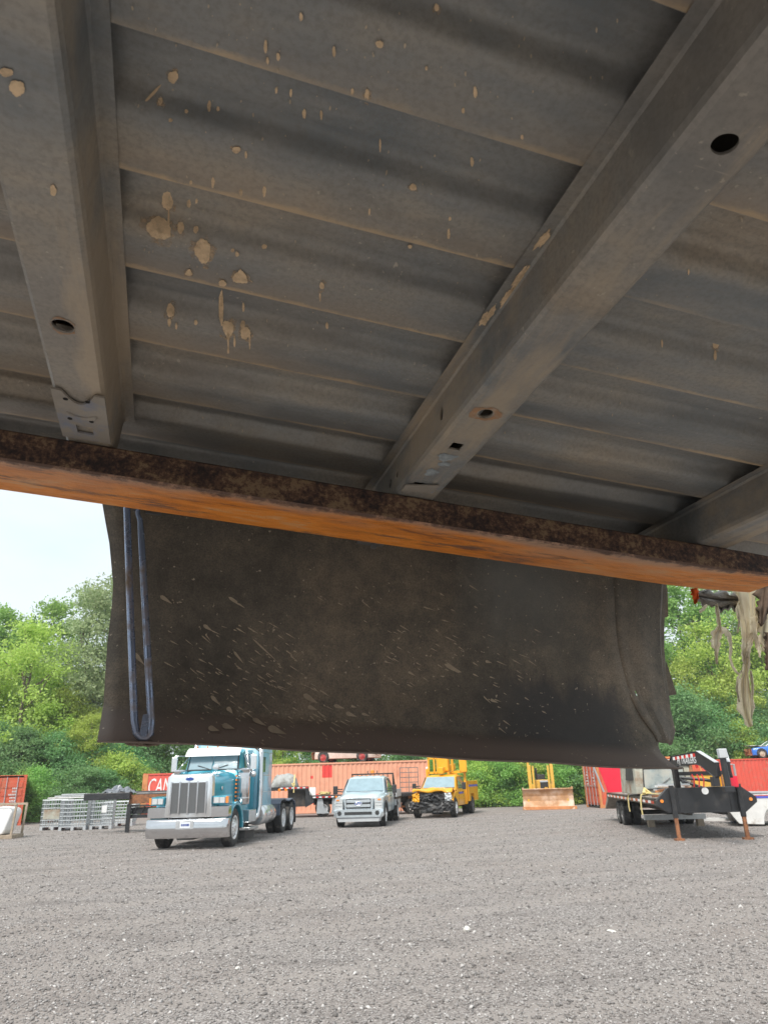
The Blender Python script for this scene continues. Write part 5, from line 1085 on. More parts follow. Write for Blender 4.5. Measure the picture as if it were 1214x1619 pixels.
# bright red container with white lettering, left of the semi
q2 = AT(225, 1250, 48.5)
CAN = container('shipping_container', 'bright red container with big white letters and an orange corner post', 6.06, 2.591, 'canred', (q2.x, 48.5, 0), R(2), posts='canred')
mb = MB(); mb.bb(-0.012, 0.33, -0.035, -0.008, 0.2, 2.55); mb.build('orange_post', M['postrust'], CAN)
mb = MB(); mb.bb(0.35, 6.0, -0.03, -0.01, 0.45, 2.42); mb.build('sign_panel', M['canred'], CAN)
place_text('CAN', 1.15, M['white'], CAN, (1.06, -0.034, 1.78), (R(90), 0, 0), scale=(0.60, 1.12, 1), shear=0.22, ext=0.003)
# orange-red container at the yard edge on the left, doors to the camera
q3 = AT(40, 1255, 42)
container('shipping_container', 'orange-red container with white lock rods on its doors beside the timber pile', 6.06, 2.591, 'cred2', (q3.x, 42.0, 0), R(116), door_end=0.0)
# red containers on the right
q4 = G(950, 1278)
container('shipping_container', 'faded red container end standing behind the loaded flat trailer', 6.06, 2.591, 'cred2', (q4.x, q4.y, 0), R(4), door_end=0.0, posts='postrust')
q5 = AT(1096, 1230, 57)
RC = container('shipping_container', 'long red container with a wrecked blue car on its roof', 12.19, 2.591, 'cred', (q5.x, 57, 0), R(-3))

# ---------------------------------------------------------------- wrecked cars on the containers
def wreck_car(label, loc, rz, paint, hood, rim, seed):
    """nose towards -x"""
    t = thing('wrecked_car', label, 'wrecked car', loc, rz); P = lambda mb, nm, mat, par=t, **k: mb.build(nm, M[mat], par, **k); rr = random.Random(seed)
    j = lambda a=0.02: rr.uniform(-a, a)
    body = MB(); secs = []
    for x, zt, w_ in ((-1.9, 0.62, 0.70), (-1.8, 0.74, 0.78), (-1.2, 0.82, 0.83), (-0.7, 0.86, 0.84), (0.4, 0.88, 0.85), (1.5, 0.9, 0.84), (2.0, 0.86, 0.8), (2.1, 0.7, 0.74)):
        secs.append([(x+j(), y*w_+j(.01), z+j(.01)) for y, z in ((-0.9, zt), (-1, zt-0.1), (-1.02, 0.5), (-0.97, 0.24), (0.97, 0.24), (1.02, 0.5), (1, zt-0.1), (0.9, zt))])
    n = 8; vs = [p for s in secs for p in s]; fs = [(i*n+k, i*n+(k+1) % n, (i+1)*n+(k+1) % n, (i+1)*n+k) for i in range(len(secs)-1) for k in range(n)]+[tuple(range(n)), tuple((len(secs)-1)*n+k for k in range(n))]
    body.add(vs, fs); P(body, 'body', paint, auto=40)
    c = MB(); top = [(-0.25, 1.28), (1.0, 1.30)]; bot_ = [(-0.85, 0.86), (1.75, 0.90)]
    for s in (-1, 1):
        c.tube([(-0.85, s*0.76, 0.86), (-0.2, s*0.58, 1.26), (0.9, s*0.58, 1.29), (1.6, s*0.74, 0.9)], 0.04, 8); c.tube([(0.4, s*0.78, 0.88), (0.4, s*0.58, 1.28)], 0.035, 8)
    P(c, 'roof_pillar', 'white_old'); r = MB(); r.grid([[(x+j(.03), y, 1.29+j(.02)) for y in np.linspace(-0.6, 0.6, 6)] for x in np.linspace(-0.25, 0.95, 6)]); P(r, 'roof', paint, solid=0.02)
    g = MB(); g.add([(-0.82, -0.7, 0.88), (-0.82, 0.7, 0.88), (-0.24, 0.55, 1.26), (-0.24, -0.55, 1.26)], [(0, 1, 2, 3)]); P(g, 'windscreen', 'glass_pale', solid=0.01)
    h = MB(); h.grid([[(x+j(.03), y, 0.86+0.14*(1-(x+1.85)/1.1)*0.6+j(.035)) for y in np.linspace(-0.8, 0.8, 7)] for x in np.linspace(-1.95, -0.8, 6)]); P(h, 'buckled_hood', hood, solid=0.015)
    f = MB(); wr = random.Random(seed+3); f.grid([[(-1.98+wr.uniform(-.09, .06), y, z+wr.uniform(-.03, .03)) for y in np.linspace(-0.84, 0.84, 10)] for z in np.linspace(0.22, 0.72, 6)]); P(f, 'smashed_nose', 'rust', solid=0.02)
    for s in (-1, 1):
        for x in (-1.25, 1.3):
            w_ = MB(); w_.lathe([(0.37, 0.0), (0.37, 0.02)], (x, s*0.875, 0.36), 'y', 22); P(w_, 'wheel_arch', 'blackplas')
            hm, tm, hd = wheel_meshes(0.31, 0.2, rim, 'flat'); o = obj('wheel', hm, None, t); o.location = (x, s*0.82, 0.31); o.rotation_euler = (0, 0, -math.pi/2 if s < 0 else math.pi/2); obj('tyre', tm, None, o)
    return t
p = AT(1200, 1194, 58.2); M['dustyhub'] = pm('dusty hub', (0.5, 0.45, 0.36), 0.9, var=0.2)
wreck_car('wrecked blue car with buckled white hood on top of the red container', (p.x+1.25, 58.2, 2.592), R(-8), 'blue', 'white_old', 'dustyhub', 3)
p = AT(516, 1195, 47.6)
wreck_car('wrecked pinkish-white car with a red wheel on top of the salmon container', (p.x+1.25, 47.9, 2.897), R(-14), 'pink', 'pink', 'rim_red', 9)

# ---------------------------------------------------------------- step-deck trailer behind the semi
def tape(par, P, x0, x1, y, z, n):
    for i in range(n):
        a = x0+(x1-x0)*i/n; b = x0+(x1-x0)*(i+0.92)/n; mb = MB(); mb.bb(a, b, y-0.012, y-0.006, z-0.03, z+0.03); mb.build('reflective_tape', M['redlens' if i % 2 else 'white'], par)
def stepdeck():
    p = AT(437, 1262, 41.0); t = thing('step_deck_trailer', 'black step-deck flat trailer with red and white tape behind the semi truck', 'trailer', (p.x, p.y, 0), R(6))
    P = lambda mb, nm, mat, par=t, **k: mb.build(nm, M[mat], par, **k); W_ = 2.5
    d = MB(); d.bb(-1.6, 1.72, 0, W_, 1.38, 1.56); up_ = P(d, 'upper_deck', 'black', bevel=0.01); tape(up_, P, 0.2, 1.7, 0, 1.5, 10)
    d = MB(); d.prism([(1.55, 1.38), (1.72, 1.38), (2.0, 0.98), (2.0, 0.72), (1.55, 0.5)], 0.02, W_-0.02, 'y'); P(d, 'drop_frame', 'black'); d = MB(); d.bb(0.6, 1.56, 0.3, W_-0.3, 0.55, 1.38); P(d, 'under_frame', 'frame')
    d = MB(); d.bb(1.9, 8.8, 0, W_, 0.92, 1.08); lo = P(d, 'lower_deck', 'black', bevel=0.01); tape(lo, P, 1.95, 3.1, 0, 1.0, 7); tape(lo, P, 3.3, 4.2, 0, 1.0, 5)
    for x in (3.2, 4.3): d = MB(); d.lathe([(0.06, -0.02), (0.05, -0.045)], (x, 0, 0.99), 'y', 12); P(d, 'side_marker', 'amber', lo)
    for x in (-0.9, -0.55): d = MB(); d.lathe([(0.08, -0.02), (0.07, -0.05)], (x+1.05, 0, 1.42), 'y', 12); P(d, 'side_marker', 'amber', up_)
    d = MB(); d.bb(1.75, 2.1, 0.02, 0.3, 1.09, 1.5); P(d, 'white_box', 'white', bevel=0.02)
    d = MB(); d.bb(2.0, 8.7, 0.8, 0.95, 0.6, 0.92); d.bb(2.0, 8.7, 1.55, 1.7, 0.6, 0.92); P(d, 'main_beam', 'frame')
    for x in (2.35, 3.15):
        d = MB(); d.prism([(x-0.15, 0.92), (x+0.12, 0.92), (x+0.2, 0.45), (x+0.5, 0.18), (x-0.2, 0.18)], 0.1, 0.16, 'y'); P(d, 'splash_plate', 'galv')
    for x in (2.5, 3.6, 7.4, 8.2):
        for s in (0.35, W_-0.35):
            hm, tm, hd = wheel_meshes(0.40, 0.28, 'rim', 'dish'); o = obj('wheel', hm, None, t); o.location = (x, s, 0.4); o.rotation_euler = (0, 0, -math.pi/2 if s < 1 else math.pi/2); obj('tyre', tm, None, o)
    # load: tarped bundle and straps
    tp = thing('tarped_bundle', 'grey tarpaulin bundle on the front deck of the step-deck trailer', 'tarp', (p.x-0.4, p.y+0.4, 1.56), R(6)); tb = MB(); rr = random.Random(4)
    rows = []
    for i, x in enumerate(np.linspace(0, 1.5, 14)):
        h_ = 0.62*(1-abs(x/1.5*2-1)**5)+0.02
        rows.append([(x+rr.uniform(-.03, .03), y+rr.uniform(-.03, .03), max(0.0, h_*(1-abs(y/0.75-1)**4)*(1+rr.uniform(-.1, .12)))) for y in np.linspace(0, 1.5, 12)])
    tb.grid(rows); tb.build('tarp', M['tarp'], tp, auto=30, solid=0.01); tb = MB(); tb.tube([(1.28, -0.42, -0.3), (1.28, -0.42, 0.02), (1.3, 0.1, 0.45), (1.3, 0.8, 0.62)], 0.035, 6); tb.tube([(1.25, -0.41, 0.05), (1.18, -0.39, 0.15), (1.3, -0.38, 0.2), (1.32, -0.40, 0.06)], 0.05, 6); tb.build('strap', M['strap'], tp)
    k = thing('strap_heap', 'heap of yellow webbing straps on the low deck of the step-deck trailer', 'straps', (p.x+2.55, p.y+0.55, 1.085), R(6)); rr = random.Random(8); tb = MB()
    for i in range(9): a = rr.random()*6; tb.tube([(rr.uniform(-.3, .3), rr.uniform(-.2, .2), 0.05+rr.random()*0.1) for _ in range(5)], 0.045, 6)
    tb.build('webbing', M['strap'], k, smooth=True)
stepdeck()
# small ladder-gate ramp leaning behind the pickup
p = AT(650, 1262, 44.0); t = thing('wire_rack', 'tall grey wire rack standing against the salmon container', 'rack', (p.x-0.62, 44.6, 0.0), R(3)); mb = MB()
for i in range(9): mb.bb(0, 1.1, 0, 0.03, 0.25+i*0.27, 0.29+i*0.27)
for x in (0, 0.52, 1.06): mb.bb(x, x+0.04, 0.0, 0.045, 0, 2.42)
mb.build('rack_frame', M['rim_dark'], t)
p = G(647, 1287); t = thing('tandem_axle', 'single rusty trailer axle with a dusty wheel parked behind the pickup', 'trailer axle', (p.x, p.y, 0), R(10)); P_ = lambda mb, nm, mat, **k: mb.build(nm, M[mat], t, **k)
mb = MB(); mb.bb(-0.9, 0.2, 0.1, 1.6, 0.75, 0.9); P_(mb, 'deck', 'frame'); mb = MB(); mb.bb(-0.85, 0.15, 0.2, 1.4, 0.9, 1.05); P_(mb, 'white_sack', 'white_old', bevel=0.06); wheel(t, 0.12, 0.4, 0.38, 0.22, 'rim_dark'); wheel(t, -0.75, 0.4, 0.38, 0.22, 'rim_dark'); mb = MB(); mb.tube([(-0.75, .4, .38), (.12, .4, .38)], .05); mb.bb(0.0, 0.25, 0.05, 0.2, 0.7, 0.92); P_(mb, 'axle', 'postrust')

# ---------------------------------------------------------------- black gooseneck trailer on the right
def gooseneck():
    a = G(1081, 1328); b = G(1184, 1328); mid = (a+b)/2
    t = thing('gooseneck_trailer', 'black gooseneck flat trailer standing on two rusty jack legs', 'trailer', (mid.x-0.06, mid.y+0.05, 0), R(-8)); P = lambda mb, nm, mat, par=t, **k: mb.build(nm, M[mat], par, **k)
    # front headboard beam with chamfered wings, seen end-on
    hw = 1.30
    f = MB(); f.prism([(-hw, 0.86), (-hw, 0.98), (-0.95, 1.30), (0.95, 1.30), (hw, 1.02), (hw, 0.9), (0.98, 0.66), (-0.98, 0.66)], 0.05, 0.22, 'y'); fb_ = P(f, 'front_beam', 'black', bevel=0.015)
    f = MB(); [f.bb(x-0.045, x+0.045, 0.028, 0.048, 0.68, 1.28) for x in (-0.66, 0.66)]; f.bb(-0.62, 0.62, 0.03, 0.048, 0.66, 0.70); P(f, 'stiffener', 'black', fb_)
    for s in (-1, 1): f = MB(); f.lathe([(0.045, 0.02), (0.045, 0.048)], (s*1.14, 0, 0.97), 'y', 12); P(f, 'side_marker', 'amber', fb_)
    f = MB(); f.lathe([(0.09, 0.03), (0.09, 0.048)], (0.02, 0, 1.2), 'y', 14); P(f, 'round_sticker', 'white', fb_)
    # jack legs
    for s in (-1, 1):
        x = s*0.86; l = MB(); l.bb(x-0.06, x+0.06, -0.10, 0.02, 0.55, 1.36); lg = P(l, 'jack_leg', 'black', bevel=0.01); l = MB(); l.bb(x-0.045, x+0.045, -0.085, 0.005, 0.05, 0.56); P(l, 'inner_leg', 'rust', lg); l = MB(); l.bb(x-0.12, x+0.12, -0.16, 0.07, 0.0, 0.05); P(l, 'foot', 'rust', lg)
    l = MB(); l.bb(0.62, 0.80, -0.30, -0.18, 1.28, 1.56); l.bb(0.62, 0.80, -0.32, -0.30, 1.3, 1.55); P(l, 'red_gearbox', 'redsheet')
    # neck: two beams rising from the front beam and converging on the coupler
    for s in (-1, 1):
        n_ = MB(); n_.prism([(0.09, 1.28), (0.09, 1.97), (0.0, 2.10), (-1.45, 2.17), (-2.28, 1.86), (-2.28, 1.58), (-2.15, 1.54), (-1.55, 1.84), (-1.3, 1.88), (-0.2, 1.86), (-0.07, 1.76), (-0.07, 1.28)], -0.05, 0.05, 'x'); nb = P(n_, 'neck_beam', 'black', bevel=0.008)
        nb.location = (s*0.66, 0.12, 0); nb.rotation_euler = (0, 0, -s*R(13.6))
        pts = [(-0.07, 1.3), (-0.07, 1.74), (-0.14, 1.84), (-0.28, 1.855), (-1.3, 1.875), (-1.55, 1.835), (-2.15, 1.535)]; fl = MB(); fl.grid([[(xx, y, z) for xx in (-0.065, 0, 0.065)] for y, z in pts]); P(fl, 'lower_flange', 'black', nb, solid=0.018, auto=40)
        pts = [(0.12, 1.95), (0.0, 2.105), (-1.45, 2.175), (-2.28, 1.865)]; fl = MB(); fl.grid([[(xx, y, z) for xx in (-0.065, 0, 0.065)] for y, z in pts]); P(fl, 'upper_flange', 'black', nb, solid=0.018)
        fl = MB(); fl.grid([[(xx, y, z) for xx in (-0.06, 0, 0.06)] for y, z in ((-1.46, 2.19), (-2.26, 1.89))]); P(fl, 'nose_plate', 'greyplas', nb, solid=0.01)
        if s < 0:
            for i in range(10):
                tp_ = MB(); y = -0.12-i*0.125; z = 2.04-y*0.045; tp_.bb(-0.058, -0.052, y-0.115, y, z-0.04, z+0.04); P(tp_, 'reflective_tape', 'white' if i % 2 == 0 else 'redlens', nb)
            place_text('PJ TRAILERS', 0.22, M['white'], nb, (-0.054, -0.86, 1.965), (R(90), 0, R(-90)), ext=0.002, scale=(0.9, 1.0, 1))
    c = MB(); c.bb(-0.6, 0.6, 0.06, 0.16, 1.60, 1.70); P(c, 'neck_cross_tube', 'black')
    c = MB(); c.tube([(0.0, -2.2, 2.19), (0.0, -2.2, 1.3)], 0.075, 14); P(c, 'coupler_tube', 'black', auto=40); c = MB(); c.box((0, -2.2, 1.27), (0.24, 0.24, 0.14)); P(c, 'coupler_socket', 'black', bevel=0.02); c = MB(); c.bb(-0.09, 0.10, -2.31, -2.09, 1.98, 2.2); P(c, 'coupler_head', 'greyplas', bevel=0.02)
    tb = MB(); tb.bb(0.2, 0.44-0.06, -0.2, 0.04, 1.31, 1.55); P(tb, 'tool_tray', 'black')
    for x in (-0.25, -0.12, 0.0): k = MB(); k.tube([(x, 0.11, 1.68), (x+0.03, 0.0, 1.5), (x, 0.02, 1.3)], 0.02, 6); k.tube([(x+.04, -0.4, 1.92), (x+0.06, -0.4, 1.78)], 0.035, 6); P(k, 'red_chain', 'redlens')
    for s in (-1, 1): k = MB(); k.tube([(s*0.95, 0.3, 1.12), (s*0.95, 0.3, 1.85), (s*0.75, 0.3, 1.85)], 0.03, 8); k.tube([(s*0.95, 0.3, 1.5), (s*0.75, 0.3, 1.5), (s*0.75, 0.3, 1.12)], 0.025, 8); P(k, 'front_rail', 'galv') if s > 0 else None
    # deck: planks between steel side rails
    LD = 9.6
    for s in (-1, 1):
        r = MB(); r.bb(s*1.25-0.04, s*1.25+0.04, 0.22, LD, 0.86, 1.03); sr = P(r, 'side_rail', 'black'); 
        n = 22
        for i in range(n):
            y = 0.4+i*(LD-0.6)/n; tp = MB(); tp.bb(s*1.292-0.004, s*1.292+0.004, y, y+0.36, 0.90, 0.97); P(tp, 'reflective_tape', 'white' if i % 2 else 'redlens', sr)
    for i in range(12):
        x = -1.2+i*0.2; r = MB(); r.bb(x, x+0.188, 0.23, LD, 1.0, 1.045+random.uniform(-.006, .006)); P(r, 'deck_plank', 'deckwood')
    r = MB(); [r.bb(s*0.45-0.06, s*0.45+0.06, 0.1, LD-1.0, 0.6, 0.86) for s in (-1, 1)]; [r.bb(-1.2, 1.2, y, y+0.07, 0.88, 0.995) for y in np.arange(0.8, LD-0.2, 0.6)]; P(r, 'under_frame', 'frame')
    d = MB(); d.prism([(LD, 1.04), (LD+1.1, 0.5), (LD+1.1, 0.4), (LD, 0.78)], -1.25, 1.25, 'x'); P(d, 'dovetail', 'deckwood')
    for y in (7.0, 7.9):
        for x in (0.72, 1.06):
            for s in (-1, 1): wheel(t, s*x, y, 0.39, 0.25, 'rim_dark', 'dish')
        a_ = MB(); a_.tube([(-1.0, y, 0.39), (1.0, y, 0.39)], 0.06); P(a_, 'axle', 'frame')
    return t
GT = gooseneck(); bpy.context.view_layer.update(); GM = GT.matrix_basis.copy()
def on_deck(x, y, z=1.05): return GM @ Vector((x, y, z))
RZ = GT.rotation_euler.z
# ---- things loaded on the gooseneck trailer
t = thing('old_cab_shell', 'old cream cab shell with a dusty windscreen and rusty roof edge on the flat trailer', 'cab shell', on_deck(-0.42, 3.7), RZ+R(4)); rr = random.Random(2)
mb = MB(); mb.loft([(-0.75, [(0, 0.62), (0.8, 0.60), (0.86, 0.5), (0.9, 0.05), (0, 0.0)]), (-0.70, [(0, 0.95), (0.8, 0.92), (0.88, 0.8), (0.92, 0.05), (0, 0)]), (0.5, [(0, 1.08), (0.78, 1.05), (0.88, 0.9), (0.92, 0.05), (0, 0)]), (1.2, [(0, 1.05), (0.78, 1.0), (0.88, 0.85), (0.92, 0.05), (0, 0)])]); mb.build('cab_shell', M['oldcream'], t, bevel=0.04, seg=3)
mb = MB(); mb.add([(-0.66, -0.79, 0.2), (0.62, -0.79, 0.2), (0.58, -0.735, 0.76), (-0.60, -0.735, 0.76)], [(0, 1, 2, 3)]); mb.build('windscreen', M['dustglass'], t, solid=0.015); mb = MB(); mb.tube([(-0.68, -0.80, 0.18), (0.64, -0.80, 0.18), (0.60, -0.74, 0.78), (-0.62, -0.74, 0.78), (-0.68, -0.80, 0.18)], 0.022, 8); mb.build('windscreen_seal', M['blackplas'], t); mb = MB(); mb.tube([(-0.3, -0.82, 0.2), (0.15, -0.80, 0.5)], 0.012, 6); mb.build('wiper', M['black'], t)
mb = MB(); mb.add([(-0.93, -0.55, 0.45), (-0.93, 0.35, 0.45), (-0.885, 0.3, 0.88), (-0.885, -0.5, 0.82)], [(0, 1, 2, 3)]); mb.build('side_window', M['blackplas'], t, solid=0.02); mb = MB(); mb.tube([(-0.84, -0.74, 0.86), (-0.4, -0.78, 0.96), (0.4, -0.78, 0.97), (0.84, -0.74, 0.86)], 0.045, 8); mb.tube([(0.8, -0.78, 0.1), (0.84, -0.74, 0.86)], 0.05, 8); mb.build('rusty_roof_edge', M['rust'], t, smooth=True)
t = thing('steel_linkage', 'black steel linkage arms lying in front of the cab shell on the flat trailer', 'linkage', on_deck(0.1, 1.1), RZ); mb = MB(); rr = random.Random(31)
mb.tube([(-0.5, 0.5, 0.75), (-0.42, 0.4, 0.5), (0.3, 0.2, 0.42), (0.55, 0.1, 0.36)], 0.045, 8); mb.tube([(-0.75, 0.2, 0.02), (-0.4, 0.3, 0.5), (-0.1, 0.2, 0.03)], 0.05, 8); mb.tube([(-0.4, 0.3, 0.45), (0.6, 0.3, 0.05)], 0.04, 8); mb.tube([(-0.9, 0.0, 0.05), (0.7, 0.0, 0.12)], 0.05, 8); mb.build('arm', M['black'], t, smooth=True)
mb = MB(); [mb.tube([(rr.uniform(-.9, .7), rr.uniform(-.3, .6), 0.05), (rr.uniform(-.9, .7), rr.uniform(-.3, .6), 0.2), (rr.uniform(-.9, .7), rr.uniform(-.3, .6), 0.08)], 0.03, 6) for _ in range(8)]; mb.build('loose_pipe', M['galv'], t, smooth=True)
t = thing('white_ductwork', 'bundle of dented white ducts and pipes standing on the flat trailer', 'ducts', on_deck(-0.72, 6.2), RZ)
for i, (x, y, r, h_) in enumerate(((-0.25, 0, 0.16, 1.5), (0.1, 0.1, 0.17, 1.6), (0.42, 0.05, 0.15, 1.5), (-0.05, -0.3, 0.12, 0.95))):
    mb = MB(); mb.lathe([(r, 0), (r*1.02, h_*0.3), (r*0.92, h_*0.34), (r, h_*0.4), (r*0.97, h_*0.8), (r*1.04, h_)], (x, y, 0), 'z', 16); mb.build('duct', M['white_old' if i % 2 == 0 else 'greyplas'], t, auto=40)
mb = MB(); mb.tube([(0.35, -0.45, 0.0), (0.32, -0.48, 0.5), (0.42, -0.46, 0.75), (0.75, -0.4, 0.78)], 0.09, 10); mb.build('elbow_pipe', M['white_old'], t, smooth=True); mb = MB(); mb.box((-0.3, -0.3, 0.98), (0.5, 0.14, 0.26)); mb.build('junction_box', M['white'], t, bevel=0.02); mb = MB(); mb.box((-0.02, -0.385, 1.0), (0.14, 0.02, 0.1)); mb.build('red_tag', M['redlens'], t)
t = thing('crimson_panel', 'tapering crimson sheet panel standing on the tail of the flat trailer', 'panel', on_deck(-1.0, 9.0), RZ); mb = MB(); mb.prism([(-0.75, 1.75), (0.35, 1.75), (0.25, 0.0), (-0.3, 0.0)], 0, 0.06, 'y'); mb.build('sheet', M['redsheet'], t); mb = MB(); mb.tube([(-0.95, 0.05, 1.7), (-0.45, 0.05, 0.02)], 0.035, 8); mb.build('support_pole', M['galv'], t)
for i, (x, y) in enumerate(((-1.32, 2.0), (-1.32, 4.2))):
    t = thing('ratchet_strap', ['loose yellow strap hanging over the trailer rail near the front wing', 'knotted yellow strap hanging over the trailer rail beside the white ducts'][i], 'strap', on_deck(x, y, 1.05), RZ); mb = MB(); mb.grid([[(dx, dy, dz) for dy in (0, 0.06, 0.12)] for dx, dz in ((0.5, 0.06), (0.2, 0.09), (0.02, 0.05), (-0.02, -0.1), (-0.03, -0.35), (-0.02, -0.5))]); mb.tube([(0.1, 0.0, 0.08), (0.15, 0.1, 0.2), (0.3, 0.05, 0.1), (0.1, 0.12, 0.1)], 0.05, 6); mb.build('webbing', M['strap'], t, solid=0.02)
t = thing('wheel_chock_beam', 'long white beam lying on the ground under the flat trailer', 'beam', tuple(GM @ Vector((0.3, 5.6, 0))), RZ+R(3)); mb = MB(); mb.bb(-1.0, 1.0, -0.08, 0.08, 0.22, 0.38); mb.build('beam', M['white_old'], t); mb = MB(); [mb.bb(x-.1, x+.1, -.12, .12, 0, .22) for x in (-.8, .8)]; mb.build('block', M['wood'], t)
# yellow machine seen through the neck
p = AT(1112, 1262, 40); t = thing('yellow_forklift', 'yellow machine body behind the black trailer neck', 'machine', (p.x, 40, 0), R(10)); mb = MB(); mb.bb(-1.4, 1.6, 0, 2.2, 0.55, 1.72); mb.build('body', M['yellow'], t, bevel=0.06); mb = MB(); [mb.tube([(s, -0.05, 1.6), (s, -0.05, 0.6)], 0.05) for s in (-0.6, 0.5, 1.2)]; mb.build('hose', M['rust'], t); mb = MB(); mb.bb(0.7, 1.0, -0.06, 0, 1.0, 1.7); mb.build('red_cover', M['redpatch'], t)
for s in (-1, 1): wheel(t, s*1.1, 0.6, 0.5, 0.3, 'rim_dark'); 
# ---- white pickup bed on the ground at the right edge, ladder beside it
p = G(1163, 1307); t = thing('salvaged_bed', 'white salvaged pickup bed resting on the gravel beside the black trailer', 'truck bed', (p.x, p.y, 0), R(-16)); P_ = lambda mb, nm, mat, **k: mb.build(nm, M[mat], t, **k)
ar = [(1.35-math.cos(a)*0.48, 0.12+math.sin(a)*0.5) for a in np.linspace(0.05, math.pi-0.05, 14)]
out_ = [(-0.28, 1.0), (-0.22, 0.62), (-0.02, 0.28), (0.12, 0.08), (0.86, 0.05)]+ar+[(1.86, 0.05), (2.6, 0.1), (2.6, 1.0)]
for y in (0, 1.85): mb = MB(); mb.prism(out_, y, y+0.08, 'y'); P_(mb, 'bed_side', 'white_old', bevel=0.02)
mb = MB(); mb.bb(-0.3, 2.62, -0.03, 0.12, 1.0, 1.05); P_(mb, 'top_rail', 'greyplas'); mb = MB(); mb.bb(-0.1, 2.6, -0.012, -0.002, 0.84, 0.90); P_(mb, 'blue_stripe', 'bluestripe'); mb = MB(); mb.bb(0.4, 2.6, -0.014, -0.004, 0.91, 0.93); P_(mb, 'red_stripe', 'redlens'); mb = MB(); mb.bb(-0.1, 2.6, 0.08, 1.85, 0.42, 0.5); P_(mb, 'bed_floor', 'white_old'); mb = MB(); [mb.bb(x, x+.1, .1, 1.8, 0.0, .42) for x in (0.3, 2.3)]; P_(mb, 'support', 'wood')
p = G(1130, 1302); t = thing('white_ladder', 'white ladder rack lying flat on the gravel beyond the trailer legs', 'ladder', (p.x, p.y, 0), R(-14)); mb = MB()
for y in (0, 0.55): mb.bb(-1.3, 0.9, y, y+0.06, 0.08, 0.16)
mb.build('rail', M['white_old'], t)
for i in range(8): mb = MB(); x = -1.2+i*0.28; mb.bb(x, x+0.05, 0.06, 0.55, 0.09, 0.14); mb.build('rung', M['white_old'], t)
mb = MB(); [mb.bb(x, x+.1, 0, .6, 0, .08) for x in (-1.1, .6)]; mb.build('block', M['navy'], t)

# ---------------------------------------------------------------- bulk-container cages on the left
def cage(label, loc, rz, w_=1.15, d_=1.0, h_=1.18, panel=None, tilt=0.0):
    t = thing('wire_cage', label, 'wire cage', loc, rz, None); P = lambda mb, nm, mat, par=t, **k: mb.build(nm, M[mat], par, **k)
    for x in (0, w_/2-0.06, w_-0.12): mb = MB(); mb.bb(x, x+0.12, 0, d_, 0, 0.13); P(mb, 'pallet_foot', 'greyplas')
    mb = MB(); mb.bb(0, w_, 0, d_, 0.13, 0.17); P(mb, 'pallet_deck', 'greyplas')
    for k, (ax0, n) in enumerate((('f', 11), ('b', 8), ('l', 7), ('r', 9))):
        mb = MB()
        for i in range(n+1):
            f = i/n
            pt = {'f': (w_*f, 0), 'b': (w_*f, d_), 'l': (0, d_*f), 'r': (w_, d_*f)}[ax0]; mb.tube([(pt[0], pt[1], 0.17), (pt[0]+tilt, pt[1], h_)], 0.014, 5)
        for z in np.linspace(0.25, h_-0.02, 7):
            q_ = {'f': ((0, -.012), (w_, -.012)), 'b': ((0, d_+.012), (w_, d_+.012)), 'l': ((-.012, 0), (-.012, d_)), 'r': ((w_+.012, 0), (w_+.012, d_))}[ax0]; dx = tilt*(z-0.17)/(h_-0.17); mb.tube([(q_[0][0]+dx, q_[0][1], z), (q_[1][0]+dx, q_[1][1], z)], 0.014, 5)
        P(mb, 'cage_side', 'cage')
    mb = MB(); mb.tube([(tilt, 0, h_), (w_+tilt, 0, h_), (w_+tilt, d_, h_), (tilt, d_, h_), (tilt, 0, h_)], 0.022, 6); P(mb, 'top_rail', 'cage')
    if panel: mb = MB(); mb.box((w_*panel[0], -0.035, panel[1]), (panel[2], 0.012, panel[3])); P(mb, 'label_plate', panel[4])
    return t
p1, p2, p3 = G(57, 1314), G(84, 1314), G(152, 1307)
cage('grey wire cage on a pallet with a plain cream plate', (p1.x, p1.y+0.35, 0), R(8), 1.1, 1.0, 1.3, (0.42, 0.68, 0.72, 0.42, 'oldcream'))
cage('grey wire cage beside the one with the cream plate, toppled tubes inside', (p2.x+0.28, p2.y-0.1, 0), R(14), 1.15, 1.0, 1.28)
cage('grey wire cage with a white sticker on its panel', (p2.x+1.50, p2.y+0.35, 0), R(14), 0.95, 1.0, 1.3, (0.6, 0.85, 0.22, 0.3, 'white'))
cage('bent grey wire cage leaning under the black steel beam', (p3.x+0.35, p3.y-0.4, 0), R(9), 1.5, 1.0, 1.12, None, 0.12)
t = thing('stacked_lids', 'stack of white plastic lids lying on top of the wire cages', 'lids', (p1.x+0.1, p1.y+0.55, 1.325), R(9))
for i in range(3): mb = MB(); mb.box((0.9+i*0.15, 0.2, 0.05+i*0.07), (1.7-i*0.3, 0.8, 0.06)); mb.build('lid', M['greyplas' if i else 'white_old'], t, bevel=0.02)
